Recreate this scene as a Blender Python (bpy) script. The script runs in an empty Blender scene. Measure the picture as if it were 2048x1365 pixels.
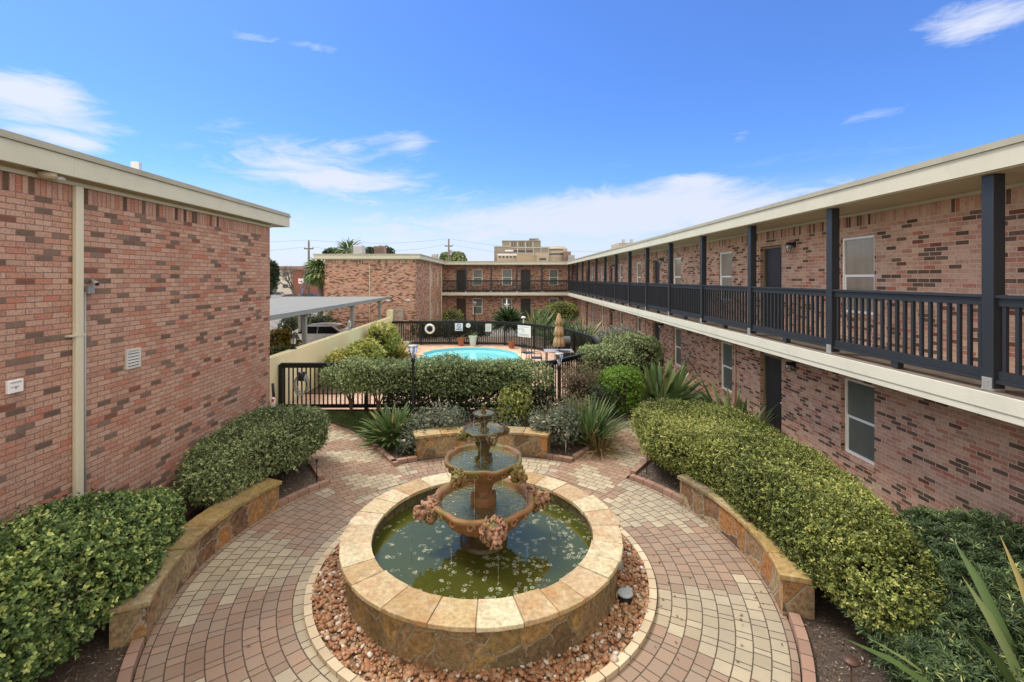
import bpy, bmesh, math, random
import numpy as np
from mathutils import Vector, Matrix
R = math.radians
PI = math.pi
sc = bpy.context.scene
col = sc.collection
# ---------------------------------------------------------------- camera, sky, sun, exposure
cam_d = bpy.data.cameras.new('camera'); cam = bpy.data.objects.new('camera', cam_d); col.objects.link(cam)
cam.location = (0, 0, 4.0); cam.rotation_euler = (R(90), 0, 0)
cam_d.sensor_width = 36; cam_d.lens = 930/2048*36
cam_d.shift_x = 11/2048; cam_d.shift_y = -126/2048
cam_d.clip_start = .05; cam_d.clip_end = 3000
sc.camera = cam
SUN_EL, SUN_AZ = 60, -62        # azimuth measured from +Y towards +X
sd = bpy.data.lights.new('sun', 'SUN'); sd.energy = 1.7; sd.angle = R(14); sd.color = (1, .955, .89)
sun = bpy.data.objects.new('sun', sd); col.objects.link(sun)
sv = Vector((math.sin(R(SUN_AZ))*math.cos(R(SUN_EL)), math.cos(R(SUN_AZ))*math.cos(R(SUN_EL)), math.sin(R(SUN_EL))))
sun.rotation_euler = sv.to_track_quat('Z', 'Y').to_euler()
sc.view_settings.view_transform = 'Standard'; sc.view_settings.look = 'None'
sc.view_settings.exposure = 0.77; sc.view_settings.gamma = 1

class NT:
    """tiny wrapper to write node trees as expressions"""
    def __init__(s, tree): s.t = tree; s.n = tree.nodes; s.l = tree.links
    def node(s, typ, **kw):
        x = s.n.new(typ)
        for k, v in kw.items(): setattr(x, k, v)
        return x
    def put(s, sock, v):
        if v is None: return
        if isinstance(v, bpy.types.NodeSocket): s.l.new(v, sock)
        else:
            if isinstance(v, (tuple, list)) and sock.type == 'RGBA' and len(v) == 3: v = (*v, 1)
            sock.default_value = v
    def m(s, op, a, b=None, c=None, clamp=False):
        x = s.node('ShaderNodeMath', operation=op, use_clamp=clamp)
        s.put(x.inputs[0], a); s.put(x.inputs[1], b); s.put(x.inputs[2], c)
        return x.outputs[0]
    def vm(s, op, a, b=None):
        x = s.node('ShaderNodeVectorMath', operation=op)
        s.put(x.inputs[0], a); s.put(x.inputs[1], b)
        return x.outputs[0] if op not in ('LENGTH', 'DISTANCE', 'DOT_PRODUCT') else x.outputs[1]
    def mix(s, f, a, b, mode='MIX'):
        x = s.node('ShaderNodeMix', data_type='RGBA', blend_type=mode)
        s.put(x.inputs[0], f); s.put(x.inputs[6], a); s.put(x.inputs[7], b)
        return x.outputs[2]
    def sep(s, v):
        x = s.node('ShaderNodeSeparateXYZ'); s.put(x.inputs[0], v); return x.outputs
    def comb(s, a, b, c=0.0):
        x = s.node('ShaderNodeCombineXYZ'); s.put(x.inputs[0], a); s.put(x.inputs[1], b); s.put(x.inputs[2], c); return x.outputs[0]
    def noise(s, v, scale, detail=4, rough=.55, dist=0.0, dim='3D'):
        x = s.node('ShaderNodeTexNoise', noise_dimensions=dim)
        s.put(x.inputs['Vector'], v); x.inputs['Scale'].default_value = scale; x.inputs['Detail'].default_value = detail
        x.inputs['Roughness'].default_value = rough; x.inputs['Distortion'].default_value = dist
        return x.outputs[0]
    def white(s, v):
        x = s.node('ShaderNodeTexWhiteNoise', noise_dimensions='2D'); s.put(x.inputs['Vector'], v); return x.outputs[0]
    def vor(s, v, scale, feat='F1', out=0, rand=1.0, dim='3D'):
        x = s.node('ShaderNodeTexVoronoi', feature=feat, voronoi_dimensions=dim)
        s.put(x.inputs['Vector'], v); x.inputs['Scale'].default_value = scale; x.inputs['Randomness'].default_value = rand
        return x.outputs[out]
    def ramp(s, f, stops, interp='LINEAR'):
        x = s.node('ShaderNodeValToRGB'); x.color_ramp.interpolation = interp
        e = x.color_ramp.elements
        while len(e) < len(stops): e.new(.5)
        for el, (p, c) in zip(e, stops):
            el.position = p; el.color = (*c, 1) if not isinstance(c, (int, float)) else (c, c, c, 1)
        s.put(x.inputs[0], f); return x.outputs[0]
    def mr(s, v, a, b, c=0.0, d=1.0, smooth=False):
        x = s.node('ShaderNodeMapRange'); x.clamp = True
        if smooth: x.interpolation_type = 'SMOOTHSTEP'
        for i, q in enumerate((v, a, b, c, d)): s.put(x.inputs[i], q)
        return x.outputs[0]
    def bump(s, h, strength=.5, dist=.01):
        x = s.node('ShaderNodeBump'); s.put(x.inputs['Height'], h); x.inputs['Strength'].default_value = strength
        x.inputs['Distance'].default_value = dist; return x.outputs[0]
    def attr(s, name='rnd'):
        x = s.node('ShaderNodeAttribute'); x.attribute_name = name; return x.outputs['Fac']
    def uv(s): return s.node('ShaderNodeTexCoord').outputs['UV']
    def pos(s): return s.node('ShaderNodeNewGeometry').outputs['Position']
    def obj(s): return s.node('ShaderNodeTexCoord').outputs['Object']

w = bpy.data.worlds.new('World'); sc.world = w; w.use_nodes = True
def make_world():
    t = NT(w.node_tree); t.n.clear()
    sky = t.node('ShaderNodeTexSky', sky_type='NISHITA'); sky.sun_disc = False
    sky.sun_elevation = R(SUN_EL); sky.sun_rotation = R(SUN_AZ); sky.air_density = 1.0; sky.dust_density = .6; sky.ozone_density = 2.2
    d = t.node('ShaderNodeTexCoord').outputs['Generated']
    x, y, z = t.sep(d)
    az = t.m('ARCTAN2', x, y); el = t.m('ARCSINE', z)
    hs = t.node('ShaderNodeHueSaturation'); hs.inputs['Saturation'].default_value = 1.34; hs.inputs['Value'].default_value = 1.0
    t.put(hs.inputs['Color'], sky.outputs[0])
    base = t.mix(1.0, hs.outputs[0], (.60, .765, 1.10), 'MULTIPLY')
    # wisps
    wv = t.comb(t.m('MULTIPLY', az, 1.6), t.m('MULTIPLY', el, 6.5), .3)
    warp = t.noise(wv, 1.7, 3)
    wv2 = t.comb(t.m('ADD', t.m('MULTIPLY', az, 1.7), t.m('MULTIPLY', warp, .7)), t.m('ADD', t.m('MULTIPLY', el, 6.0), t.m('MULTIPLY', warp, .9)), 1.7)
    n1 = t.noise(wv2, 1.9, 9, .60)
    n2 = t.noise(wv2, 7.5, 9, .72)
    tex = t.m('ADD', t.m('MULTIPLY', n1, .45), t.m('MULTIPLY', n2, .55))
    def blob(u, v, ru, rv, k):
        a0 = math.atan((u-1013)/930); e0 = math.atan((556.5-v)/930*math.cos(a0))
        da = t.m('DIVIDE', t.m('SUBTRACT', az, a0), ru/930*math.cos(a0)**2)
        de = t.m('DIVIDE', t.m('SUBTRACT', el, e0), rv/930*math.cos(a0))
        r2 = t.m('ADD', t.m('MULTIPLY', da, da), t.m('MULTIPLY', de, de))
        return t.m('MULTIPLY', t.m('EXPONENT', t.m('MULTIPLY', r2, -1.0)), k)
    m = None
    for b in ((60, 225, 180, 55, .36), (70, 165, 130, 40, .34), (600, 310, 300, 60, .36), (830, 285, 60, 28, .28), (420, 32, 55, 12, .2), (500, 75, 45, 9, .16), (630, 92, 80, 12, .2), (30, 185, 90, 14, .34), (150, 285, 60, 14, .3), (700, 365, 160, 22, .3), (240, 125, 60, 10, .2), (560, 90, 170, 24, .10),
              (1960, 40, 160, 50, .40), (1600, 130, 130, 70, .16), (1740, 235, 90, 24, .26), (1390, 360, 60, 16, .34), (1480, 270, 50, 22, .2),
              (1300, 410, 360, 50, .36), (850, 462, 900, 60, .42)):
        q = blob(*b); m = q if m is None else t.m('ADD', m, q)
    cl = t.mr(t.m('ADD', tex, t.m('SUBTRACT', m, .30)), .34, .74, 0, 1, True)
    # thin veil close to the horizon
    veil = t.mr(el, 0.0, .24, .84, 0.0, True)
    veil2 = t.mr(t.m('ADD', t.m('MULTIPLY', n1, .35), el), .13, .42, .55, 0, True)
    f = t.m('MAXIMUM', t.m('MAXIMUM', t.m('MULTIPLY', cl, .86), veil), t.m('MAXIMUM', veil2, .07))
    cc = t.mix(t.mr(el, 0, .5), (4.1, 4.2, 4.85), (4.9, 5.05, 5.4))
    front = t.mix(f, base, cc)
    # unseen broken overcast overhead, beside and behind the camera, added as neutral fill light
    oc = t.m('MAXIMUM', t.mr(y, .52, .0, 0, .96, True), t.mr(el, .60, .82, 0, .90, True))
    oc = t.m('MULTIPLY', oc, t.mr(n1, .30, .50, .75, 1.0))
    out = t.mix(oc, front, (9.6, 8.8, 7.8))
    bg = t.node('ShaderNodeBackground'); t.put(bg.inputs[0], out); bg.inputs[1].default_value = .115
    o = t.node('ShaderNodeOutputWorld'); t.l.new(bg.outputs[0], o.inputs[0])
make_world()

# ---------------------------------------------------------------- materials
MAT = {}
def mat(name, fn=None, color=(.5, .5, .5), rough=.6, metal=0.0, spec=.4, noise=0.0, nscale=8, bump=0.0, bscale=60, emis=None, trans=0.0):
    if name in MAT: return MAT[name]
    m = bpy.data.materials.new(name); m.use_nodes = True; t = NT(m.node_tree)
    p = t.n['Principled BSDF']; m['n'] = 1
    p.inputs['Roughness'].default_value = rough; p.inputs['Metallic'].default_value = metal
    p.inputs['Specular IOR Level'].default_value = spec
    p.inputs['Base Color'].default_value = (*color, 1)
    if noise:
        n = t.noise(t.pos(), nscale, 5)
        c = t.mix(n, tuple(max(0, c*(1-noise)) for c in color), tuple(min(1, c*(1+noise)) for c in color))
        t.put(p.inputs['Base Color'], c)
    if bump: t.put(p.inputs['Normal'], t.bump(t.noise(t.pos(), bscale, 4), bump, .01))
    if emis: p.inputs['Emission Color'].default_value = (*emis[0], 1); p.inputs['Emission Strength'].default_value = emis[1]
    if trans: p.inputs['Transmission Weight'].default_value = trans
    if fn: fn(t, p)
    MAT[name] = m
    return m

def brick_mat(name, light, dark_amt=.2, mortar=(.42, .33, .27), soldier=False, seed=0.0, cw=.2032, ch=.0677, speck=.5, dkc=((.085, .052, .034), (.18, .115, .08))):
    def fn(t, p):
        u, v, _ = t.sep(t.uv())
        row = t.m('FLOOR', t.m('DIVIDE', v, ch))
        half = 0.0 if soldier else t.m('MULTIPLY', t.m('MODULO', t.m('ABSOLUTE', row), 2.0), .5)
        uu = t.m('ADD', t.m('DIVIDE', u, cw), half)
        cc = t.m('FLOOR', uu); fu = t.m('FRACT', uu); fv = t.m('FRACT', t.m('DIVIDE', v, ch))
        idv = t.comb(t.m('ADD', cc, seed), row)
        w1 = t.white(idv); w2 = t.white(t.comb(t.m('ADD', cc, 57.3+seed), t.m('ADD', row, 11.1)))
        cl = t.noise(t.comb(t.m('MULTIPLY', cc, .35), t.m('MULTIPLY', row, .3), seed), 1.0, 2)
        thr = t.m('ADD', dark_amt, t.m('MULTIPLY', t.m('SUBTRACT', cl, .5), .42))
        dk = t.m('LESS_THAN', w1, thr)
        colr = t.ramp(w2, light)
        dcol = t.mix(w2, *dkc)
        P = t.pos()
        fade = t.noise(P, .55, 3)
        colr = t.mix(t.mr(fade, .35, .72, .06, .24), colr, (.55, .42, .35))
        colr = t.mix(t.mr(w1, .55, 1.0, 0, .45), colr, (.60, .42, .32))
        c = t.mix(dk, colr, dcol)
        sp = t.noise(P, 58, 6, .78)
        c = t.mix(t.m('MULTIPLY', t.mr(sp, .47, .60), t.mix(dk, (speck,)*3, (.10,)*3)), c, (.66, .49, .36))
        c = t.mix(t.m('MULTIPLY', t.mr(t.noise(P, 33, 6, .75), .52, .62), .42), c, (.07, .035, .03))
        st = t.noise(t.vm('MULTIPLY', P, (1.1, 1.1, .35)), 2.2, 5, .6)
        c = t.mix(t.mr(st, .52, .78, 0, .32), c, (.13, .085, .07))
        c = t.mix(t.m('MULTIPLY', t.m('LESS_THAN', w2, .12), .28), c, (.42, .10, .06))
        # mortar (edge wobbles a little so joints are not ruled lines)
        wob = t.m('MULTIPLY', t.m('SUBTRACT', t.noise(P, 28, 2), .5), .035)
        du = t.m('ABSOLUTE', t.m('SUBTRACT', fu, .5)); dv = t.m('ABSOLUTE', t.m('SUBTRACT', fv, .5))
        e = t.m('MINIMUM', t.m('MULTIPLY', t.m('SUBTRACT', .5, du), cw), t.m('MULTIPLY', t.m('SUBTRACT', .5, dv), ch))
        e = t.m('ADD', e, t.m('MULTIPLY', wob, .06))
        br = t.mr(e, .0035, .0065)
        mc = t.mix(t.noise(P, 12, 4), tuple(q*.8 for q in mortar), tuple(q*1.15 for q in mortar))
        c = t.mix(br, mc, c)
        t.put(p.inputs['Base Color'], c)
        h = t.m('ADD', t.m('MULTIPLY', br, .8), t.m('MULTIPLY', sp, .45))
        t.put(p.inputs['Normal'], t.bump(h, .7, .006))
        p.inputs['Roughness'].default_value = .9; p.inputs['Specular IOR Level'].default_value = .08
    return mat(name, fn)
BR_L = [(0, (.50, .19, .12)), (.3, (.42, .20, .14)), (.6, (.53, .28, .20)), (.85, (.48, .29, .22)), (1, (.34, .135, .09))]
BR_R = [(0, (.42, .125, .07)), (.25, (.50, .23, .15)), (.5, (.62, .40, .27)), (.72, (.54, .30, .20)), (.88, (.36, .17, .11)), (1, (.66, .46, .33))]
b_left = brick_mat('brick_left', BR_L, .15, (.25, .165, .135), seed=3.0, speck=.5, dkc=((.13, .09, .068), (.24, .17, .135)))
b_left_s = brick_mat('brick_left_soldier', BR_L, .15, (.25, .165, .135), True, seed=9.0, speck=.42)
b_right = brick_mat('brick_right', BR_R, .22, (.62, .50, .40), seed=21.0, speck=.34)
b_right_s = brick_mat('brick_right_soldier', BR_R, .25, (.56, .43, .35), True, seed=29.0, speck=.5)
b_far = brick_mat('brick_far', BR_R, .24, (.40, .27, .22), seed=77.0, speck=.3)

def paint(name, c, rough=.55, dirt=.25, grain=True):
    def fn(t, p):
        P = t.pos()
        n = t.noise(P, 2.3, 6, .65); n2 = t.noise(t.vm('MULTIPLY', P, (1, .12, 1)), 60, 4, .6)
        cc = t.mix(t.mr(n, .45, .8, 0, dirt), c, tuple(q*.55 for q in c))
        cc = t.mix(t.mr(n2, .55, .75, 0, .12), cc, tuple(q*.6 for q in c))
        t.put(p.inputs['Base Color'], cc); p.inputs['Roughness'].default_value = rough
        t.put(p.inputs['Normal'], t.bump(n2, .25, .004))
    return mat(name, fn)
m_fascia = paint('fascia_paint', (.60, .585, .46))
m_slab = paint('slab_paint', (.70, .69, .575), dirt=.3)
m_trimd = paint('roof_edge', (.40, .385, .295), dirt=.45)
m_soffit = paint('soffit_paint', (.55, .48, .33), .7)
m_spout = paint('downspout_paint', (.66, .62, .47), .4, .12)
m_pinkpipe = paint('pink_pipe', (.62, .40, .30), .6)
m_white = paint('white_paint', (.9, .9, .88), .4, .15)
m_blackwood = paint('charcoal_paint', (.026, .031, .038), .42, .3)
m_blackfence = paint('black_fence_paint', (.012, .0115, .011), .5, .3)
m_doorp = paint('door_paint', (.034, .031, .033), .45, .3)
m_doorf = paint('door_frame_paint', (.21, .18, .115), .55, .3)
m_brown = paint('brown_door', (.065, .032, .022), .5, .3)
m_alu = mat('aluminium', color=(.62, .63, .64), rough=.35, metal=.7, noise=.12)
m_alub = mat('bracket_steel', color=(.50, .49, .46), rough=.45, metal=.6, noise=.35, nscale=40)
m_grey = mat('grey_metal', color=(.37, .375, .37), rough=.45, metal=.4, noise=.15)
m_black = mat('black_metal', color=(.015, .015, .016), rough=.4, noise=.2)
m_dark = mat('dark_void', color=(.012, .012, .012), rough=.8)
m_conc = mat('concrete', color=(.42, .40, .36), rough=.85, noise=.2, bump=.3)
m_deckc = mat('walkway_deck', color=(.20, .165, .13), rough=.85, noise=.5, nscale=5, bump=.3)
m_glassf = mat('frosted_glass', color=(.80, .80, .76), rough=.15, trans=.5)
m_lampg = mat('clear_glass', color=(.95, .96, .95), rough=.03, trans=.95)
m_terra = mat('terracotta', color=(.36, .12, .06), rough=.75, noise=.25)
m_pot = mat('pale_pot', color=(.60, .59, .50), rough=.7, noise=.1)
m_signw = mat('sign_white', color=(.80, .81, .80), rough=.45, noise=.06)
m_signb = mat('sign_blue', color=(.10, .20, .42), rough=.45)
m_signg = mat('sign_ink', color=(.20, .22, .25), rough=.5)
m_signr = mat('sign_red', color=(.55, .10, .07), rough=.5)
m_umb = mat('umbrella_cloth', color=(.50, .34, .19), rough=.9, noise=.18, nscale=14)
m_stucco = mat('yellow_stucco', color=(.80, .72, .45), rough=.92, noise=.10, nscale=1.6, bump=.35, bscale=45)
m_soil = None
def window_glass(name, top, bot, rough=.12):
    def fn(t, p):
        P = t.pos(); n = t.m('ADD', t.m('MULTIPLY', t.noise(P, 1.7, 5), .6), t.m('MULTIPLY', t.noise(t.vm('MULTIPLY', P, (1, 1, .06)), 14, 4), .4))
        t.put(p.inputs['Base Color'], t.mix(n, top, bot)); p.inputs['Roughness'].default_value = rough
        p.inputs['Specular IOR Level'].default_value = .5; p.inputs['Coat Weight'].default_value = .15
    return mat(name, fn)
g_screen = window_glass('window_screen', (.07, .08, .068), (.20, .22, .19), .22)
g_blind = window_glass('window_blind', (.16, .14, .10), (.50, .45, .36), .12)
g_green = window_glass('window_far', (.10, .125, .105), (.22, .25, .21), .2)

def stone_fn(scale, cols, joint=(.36, .31, .23), jw=.02, moss=.35, wet=0.0):
    def fn(t, p):
        uv = t.uv(); P = t.pos()
        u, v, _ = t.sep(uv)
        n = t.m('MULTIPLY', t.m('SUBTRACT', t.noise(P, 6, 5, .7), .5), .20)
        q = t.comb(t.m('ADD', u, n), t.m('MULTIPLY', t.m('ADD', v, n), .85), 0)
        ed = t.vor(q, scale, 'DISTANCE_TO_EDGE', 0, .95, '2D')
        cellc = t.vor(q, scale, 'F1', 1, .95, '2D')
        r1 = t.sep(cellc)[0]; r2 = t.sep(cellc)[1]
        c = t.ramp(r1, cols, 'LINEAR')
        c = t.mix(t.mr(t.noise(P, 7, 6, .7), .46, .62, 0, .5), c, t.ramp(r2, [(0, (.10, .085, .05)), (.5, (.32, .15, .06)), (1, (.40, .33, .20))]))
        k_ = t.mr(t.noise(P, 17, 7, .75), .33, .66, .40, 1.45)
        c = t.mix(1.0, c, t.comb(k_, k_, k_), 'MULTIPLY')
        c = t.mix(t.mr(t.noise(P, 55, 5, .7), .5, .7, 0, .35), c, (.06, .045, .03))
        c = t.mix(t.mr(t.noise(t.vm('MULTIPLY', P, (1, 1, .3)), 2.6, 5, .65), .46, .68, 0, moss), c, (.10, .105, .04))
        b = t.mr(t.m('ADD', ed, t.m('MULTIPLY', t.m('SUBTRACT', t.noise(P, 26, 4, .7), .5), .07)), jw*scale*.35, jw*scale*.9)
        c = t.mix(b, t.mix(t.noise(P, 20, 4), tuple(k*.6 for k in joint), joint), c)
        t.put(p.inputs['Base Color'], c); p.inputs['Roughness'].default_value = .75-wet*.4
        t.put(p.inputs['Normal'], t.bump(t.m('ADD', t.m('MULTIPLY', b, .7), t.m('MULTIPLY', t.noise(P, 22, 6, .65), .7)), .8, .02))
    return fn
ST = [(0, (.33, .145, .05)), (.22, (.30, .20, .10)), (.42, (.15, .085, .055)), (.58, (.42, .20, .07)), (.78, (.33, .27, .16)), (1, (.20, .12, .07))]
m_veneer = mat('stone_veneer', stone_fn(3.0, [(0, (.42, .17, .05)), (.22, (.36, .22, .10)), (.42, (.14, .08, .05)), (.58, (.48, .22, .065)), (.78, (.38, .30, .17)), (1, (.20, .11, .06))], (.42, .36, .27), .016, moss=.22))
m_veneer_b = mat('stone_veneer_basin', stone_fn(3.3, [(0, (.38, .22, .075)), (.25, (.17, .12, .055)), (.5, (.42, .26, .09)), (.7, (.13, .085, .045)), (.85, (.30, .22, .11)), (1, (.20, .10, .05))], (.34, .28, .18), .018, moss=.4))
m_inner = mat('basin_inner_stone', stone_fn(4.5, [(0, (.16, .14, .075)), (.5, (.11, .105, .06)), (1, (.20, .17, .10))], (.12, .11, .07), moss=.6, wet=.6))
def slab_stone(name, cols, moss):
    def fn(t, p):
        P = t.pos(); r = t.attr('rnd')
        c = t.ramp(r, cols)
        sw = t.noise(t.vm('ADD', P, t.comb(t.m('MULTIPLY', r, 30), 0, 0)), 3.2, 6, .62, 1.2)
        c = t.mix(t.mr(sw, .48, .68, 0, .62), c, (.42, .20, .085))
        c = t.mix(t.mr(t.noise(P, 6, 6, .7), .52, .75, 0, .5), c, (.60, .54, .42))
        k_ = t.mr(t.noise(P, 21, 7, .75), .33, .66, .62, 1.22)
        c = t.mix(1.0, c, t.comb(k_, k_, k_), 'MULTIPLY')
        c = t.mix(t.mr(t.noise(P, 1.3, 5, .7), .50, .66, 0, moss), c, (.17, .155, .045))
        c = t.mix(t.mr(t.noise(P, 3.9, 6, .75), .56, .7, 0, moss*.9), c, (.05, .047, .035))
        t.put(p.inputs['Base Color'], c); p.inputs['Roughness'].default_value = .62
        t.put(p.inputs['Normal'], t.bump(t.noise(P, 14, 7, .7), .8, .02))
    return mat(name, fn)
m_coping = slab_stone('coping_stone', [(0, (.56, .48, .30)), (.25, (.62, .55, .37)), (.45, (.50, .38, .19)), (.6, (.47, .33, .19)), (.8, (.59, .51, .32)), (1, (.40, .27, .12))], .12)
m_capst = slab_stone('bench_cap_stone', [(0, (.42, .28, .10)), (.3, (.46, .33, .13)), (.6, (.20, .16, .10)), (.8, (.48, .38, .20)), (1, (.36, .24, .10))], .6)

def paver_mat():
    C2 = (-.39, 6.6)
    def fn(t, p):
        P = t.pos(); x, y, z = t.sep(P)
        dx = t.m('SUBTRACT', x, C2[0]); dy = t.m('SUBTRACT', y, C2[1])
        r = t.m('SQRT', t.m('ADD', t.m('MULTIPLY', dx, dx), t.m('MULTIPLY', dy, dy)))
        th = t.m('ADD', t.m('ARCTAN2', dy, dx), 7.0)
        rw = .172
        ri = t.m('FLOOR', t.m('DIVIDE', r, rw)); fr = t.m('FRACT', t.m('DIVIDE', r, rw)); rc = t.m('MULTIPLY', t.m('ADD', ri, .5), rw)
        nb = t.m('ROUND', t.m('DIVIDE', t.m('MULTIPLY', rc, 2*PI), .47))      # pairs: one wide, one medium and one narrow stone
        ph = t.m('ADD', t.m('DIVIDE', t.m('MULTIPLY', th, nb), 2*PI), t.white(t.comb(ri, 3.3)))
        pi_ = t.m('FLOOR', ph); f = t.m('FRACT', ph)
        wa = t.m('ADD', .40, t.m('MULTIPLY', t.m('SUBTRACT', t.white(t.comb(pi_, ri)), .5), .10)); wb = t.m('ADD', wa, .39)
        k = t.m('ADD', t.m('GREATER_THAN', f, wa), t.m('GREATER_THAN', f, wb))
        d = t.m('MINIMUM', t.m('MINIMUM', f, t.m('SUBTRACT', 1.0, f)), t.m('MINIMUM', t.m('ABSOLUTE', t.m('SUBTRACT', f, wa)), t.m('ABSOLUTE', t.m('SUBTRACT', f, wb))))
        ea = t.m('MULTIPLY', d, .47); er = t.m('MULTIPLY', t.m('MINIMUM', fr, t.m('SUBTRACT', 1.0, fr)), rw)
        e = t.m('ADD', t.m('MINIMUM', ea, er), t.m('MULTIPLY', t.m('SUBTRACT', t.noise(P, 30, 2), .5), .005))
        idv = t.comb(t.m('ADD', t.m('MULTIPLY', pi_, 3.0), k), ri)
        w1 = t.white(idv); w2 = t.white(t.vm('ADD', idv, (17.2, 5.7, 0)))
        thc = t.m('DIVIDE', t.m('MULTIPLY', t.m('ADD', pi_, t.m('MULTIPLY', t.m('ADD', k, .3), .33)), 2*PI), nb)
        tt = t.m('ADD', t.m('DIVIDE', t.m('SUBTRACT', thc, 7.0+R(5.4)), R(360/7)), 20.5)
        dd = t.m('ABSOLUTE', t.m('SUBTRACT', t.m('FRACT', tt), .5))
        lim = t.mr(rc, 2.45, 3.85, .37, .17)
        red = t.m('LESS_THAN', dd, lim)
        red = t.m('MAXIMUM', red, t.m('GREATER_THAN', rc, 3.72)); red = t.m('MULTIPLY', red, t.m('GREATER_THAN', rc, 2.47))
        cr = t.mix(w1, (.262, .165, .11), (.345, .228, .155)); cc = t.mix(w1, (.36, .30, .20), (.49, .42, .29))
        c = t.mix(red, cc, cr)
        c = t.mix(t.mr(w2, .55, 1, 0, .35), c, (.30, .25, .19))
        c = t.mix(t.mr(t.noise(P, .9, 6, .7), .40, .68, .05, .55), c, (.25, .225, .185))
        c = t.mix(t.mr(t.noise(P, 70, 4, .7), .5, .7, 0, .3), c, (.16, .12, .09))
        c = t.mix(t.mr(t.noise(P, 9, 5, .7), .6, .75, 0, .3), c, (.13, .115, .08))
        b = t.mr(e, .0035, .0075)
        c = t.mix(b, (.075, .055, .038), c)
        t.put(p.inputs['Base Color'], c); p.inputs['Roughness'].default_value = .8
        t.put(p.inputs['Normal'], t.bump(t.m('ADD', b, t.m('MULTIPLY', t.noise(P, 60, 4), .3)), .7, .008))
    return mat('ring_pavers', fn)
m_pave = paver_mat()
def uv_paver(name, cw, ch, redc, creamc, cream_at=None, redamt=1.0, jw=.0075):
    def fn(t, p):
        P = t.pos(); u, v, _ = t.sep(t.uv())
        row = t.m('FLOOR', t.m('DIVIDE', v, ch)); half = t.m('MULTIPLY', t.m('MODULO', t.m('ABSOLUTE', row), 2.0), .5)
        uu = t.m('ADD', t.m('DIVIDE', u, cw), half); cc = t.m('FLOOR', uu); fu = t.m('FRACT', uu); fv = t.m('FRACT', t.m('DIVIDE', v, ch))
        idv = t.comb(cc, row); w1 = t.white(idv); w2 = t.white(t.vm('ADD', idv, (31.2, 9.7, 0)))
        c = t.mix(w1, redc[0], redc[1])
        if cream_at:
            uc = t.m('MULTIPLY', t.m('SUBTRACT', cc, t.m('MULTIPLY', half, 1.0)), cw); vc = t.m('MULTIPLY', row, ch)
            q = t.m('FRACT', t.m('DIVIDE', t.m('ADD', vc, t.m('MULTIPLY', uc, .5)), cream_at))
            inb = t.m('LESS_THAN', t.m('ABSOLUTE', uc), .48)
            c = t.mix(t.m('MULTIPLY', t.m('LESS_THAN', q, .5), inb), c, t.mix(w1, creamc[0], creamc[1]))
        c = t.mix(t.mr(w2, .6, 1, 0, .3), c, (.28, .22, .17))
        c = t.mix(t.mr(t.noise(P, 1.3, 5), .5, .75, 0, .35), c, (.26, .21, .16))
        c = t.mix(t.mr(t.noise(P, 70, 4, .7), .5, .7, 0, .25), c, (.16, .12, .09))
        e = t.m('MINIMUM', t.m('MULTIPLY', t.m('MINIMUM', fu, t.m('SUBTRACT', 1.0, fu)), cw), t.m('MULTIPLY', t.m('MINIMUM', fv, t.m('SUBTRACT', 1.0, fv)), ch))
        b = t.mr(e, .0035, jw)
        c = t.mix(b, (.09, .065, .045), c)
        t.put(p.inputs['Base Color'], c); p.inputs['Roughness'].default_value = .82
        t.put(p.inputs['Normal'], t.bump(b, .6, .008))
    return mat(name, fn)
m_branch = uv_paver('branch_pavers', .21, .14, ((.262, .165, .11), (.345, .228, .155)), ((.36, .30, .20), (.49, .42, .29)), 1.5)
m_deckp = uv_paver('pool_deck_pavers', .21, .105, ((.58, .36, .25), (.70, .49, .36)), None)
m_curb = uv_paver('curb_brick', .22, .4, ((.27, .155, .11), (.36, .22, .16)), None, jw=.008)
m_ringcurb = uv_paver('ring_curb_brick', .2, .4, ((.50, .40, .26), (.62, .52, .36)), None, jw=.008)
m_poolcop = slab_stone('pool_coping', [(0, (.66, .56, .38)), (.5, (.60, .42, .22)), (1, (.70, .62, .46))], .05)

def leaf_mat(name, stops, rough=.52, transl=.25, spec=.32):
    m = bpy.data.materials.new(name); m.use_nodes = True; t = NT(m.node_tree)
    p = t.n['Principled BSDF']; out = t.n['Material Output']
    c = t.ramp(t.attr('rnd'), stops)
    c = t.mix(t.mr(t.noise(t.pos(), 1.8, 3), .4, .7, 0, .25), c, tuple(q*.6 for q in stops[0][1]))
    t.put(p.inputs['Base Color'], c); p.inputs['Roughness'].default_value = rough; p.inputs['Specular IOR Level'].default_value = spec
    tr = t.node('ShaderNodeBsdfTranslucent'); t.put(tr.inputs[0], c)
    mx = t.node('ShaderNodeMixShader'); mx.inputs[0].default_value = transl
    t.l.new(p.outputs[0], mx.inputs[1]); t.l.new(tr.outputs[0], mx.inputs[2]); t.l.new(mx.outputs[0], out.inputs[0])
    MAT[name] = m; return m
L_near = leaf_mat('leaves_near', [(0, (0.039, 0.071, 0.025)), (0.35, (0.113, 0.194, 0.064)), (0.65, (0.235, 0.345, 0.11)), (0.85, (0.45, 0.59, 0.178)), (1, (0.707, 0.752, 0.26))])
L_grey = leaf_mat('leaves_grey_green', [(0, (0.049, 0.074, 0.029)), (0.35, (0.158, 0.221, 0.088)), (0.65, (0.329, 0.405, 0.185)), (0.88, (0.586, 0.664, 0.322)), (1, (0.627, 0.704, 0.328))])
L_yel = leaf_mat('leaves_yellow_green', [(0, (0.044, 0.061, 0.016)), (0.35, (0.155, 0.186, 0.046)), (0.65, (0.308, 0.358, 0.086)), (0.88, (0.537, 0.568, 0.159)), (1, (0.624, 0.571, 0.208))])
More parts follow.
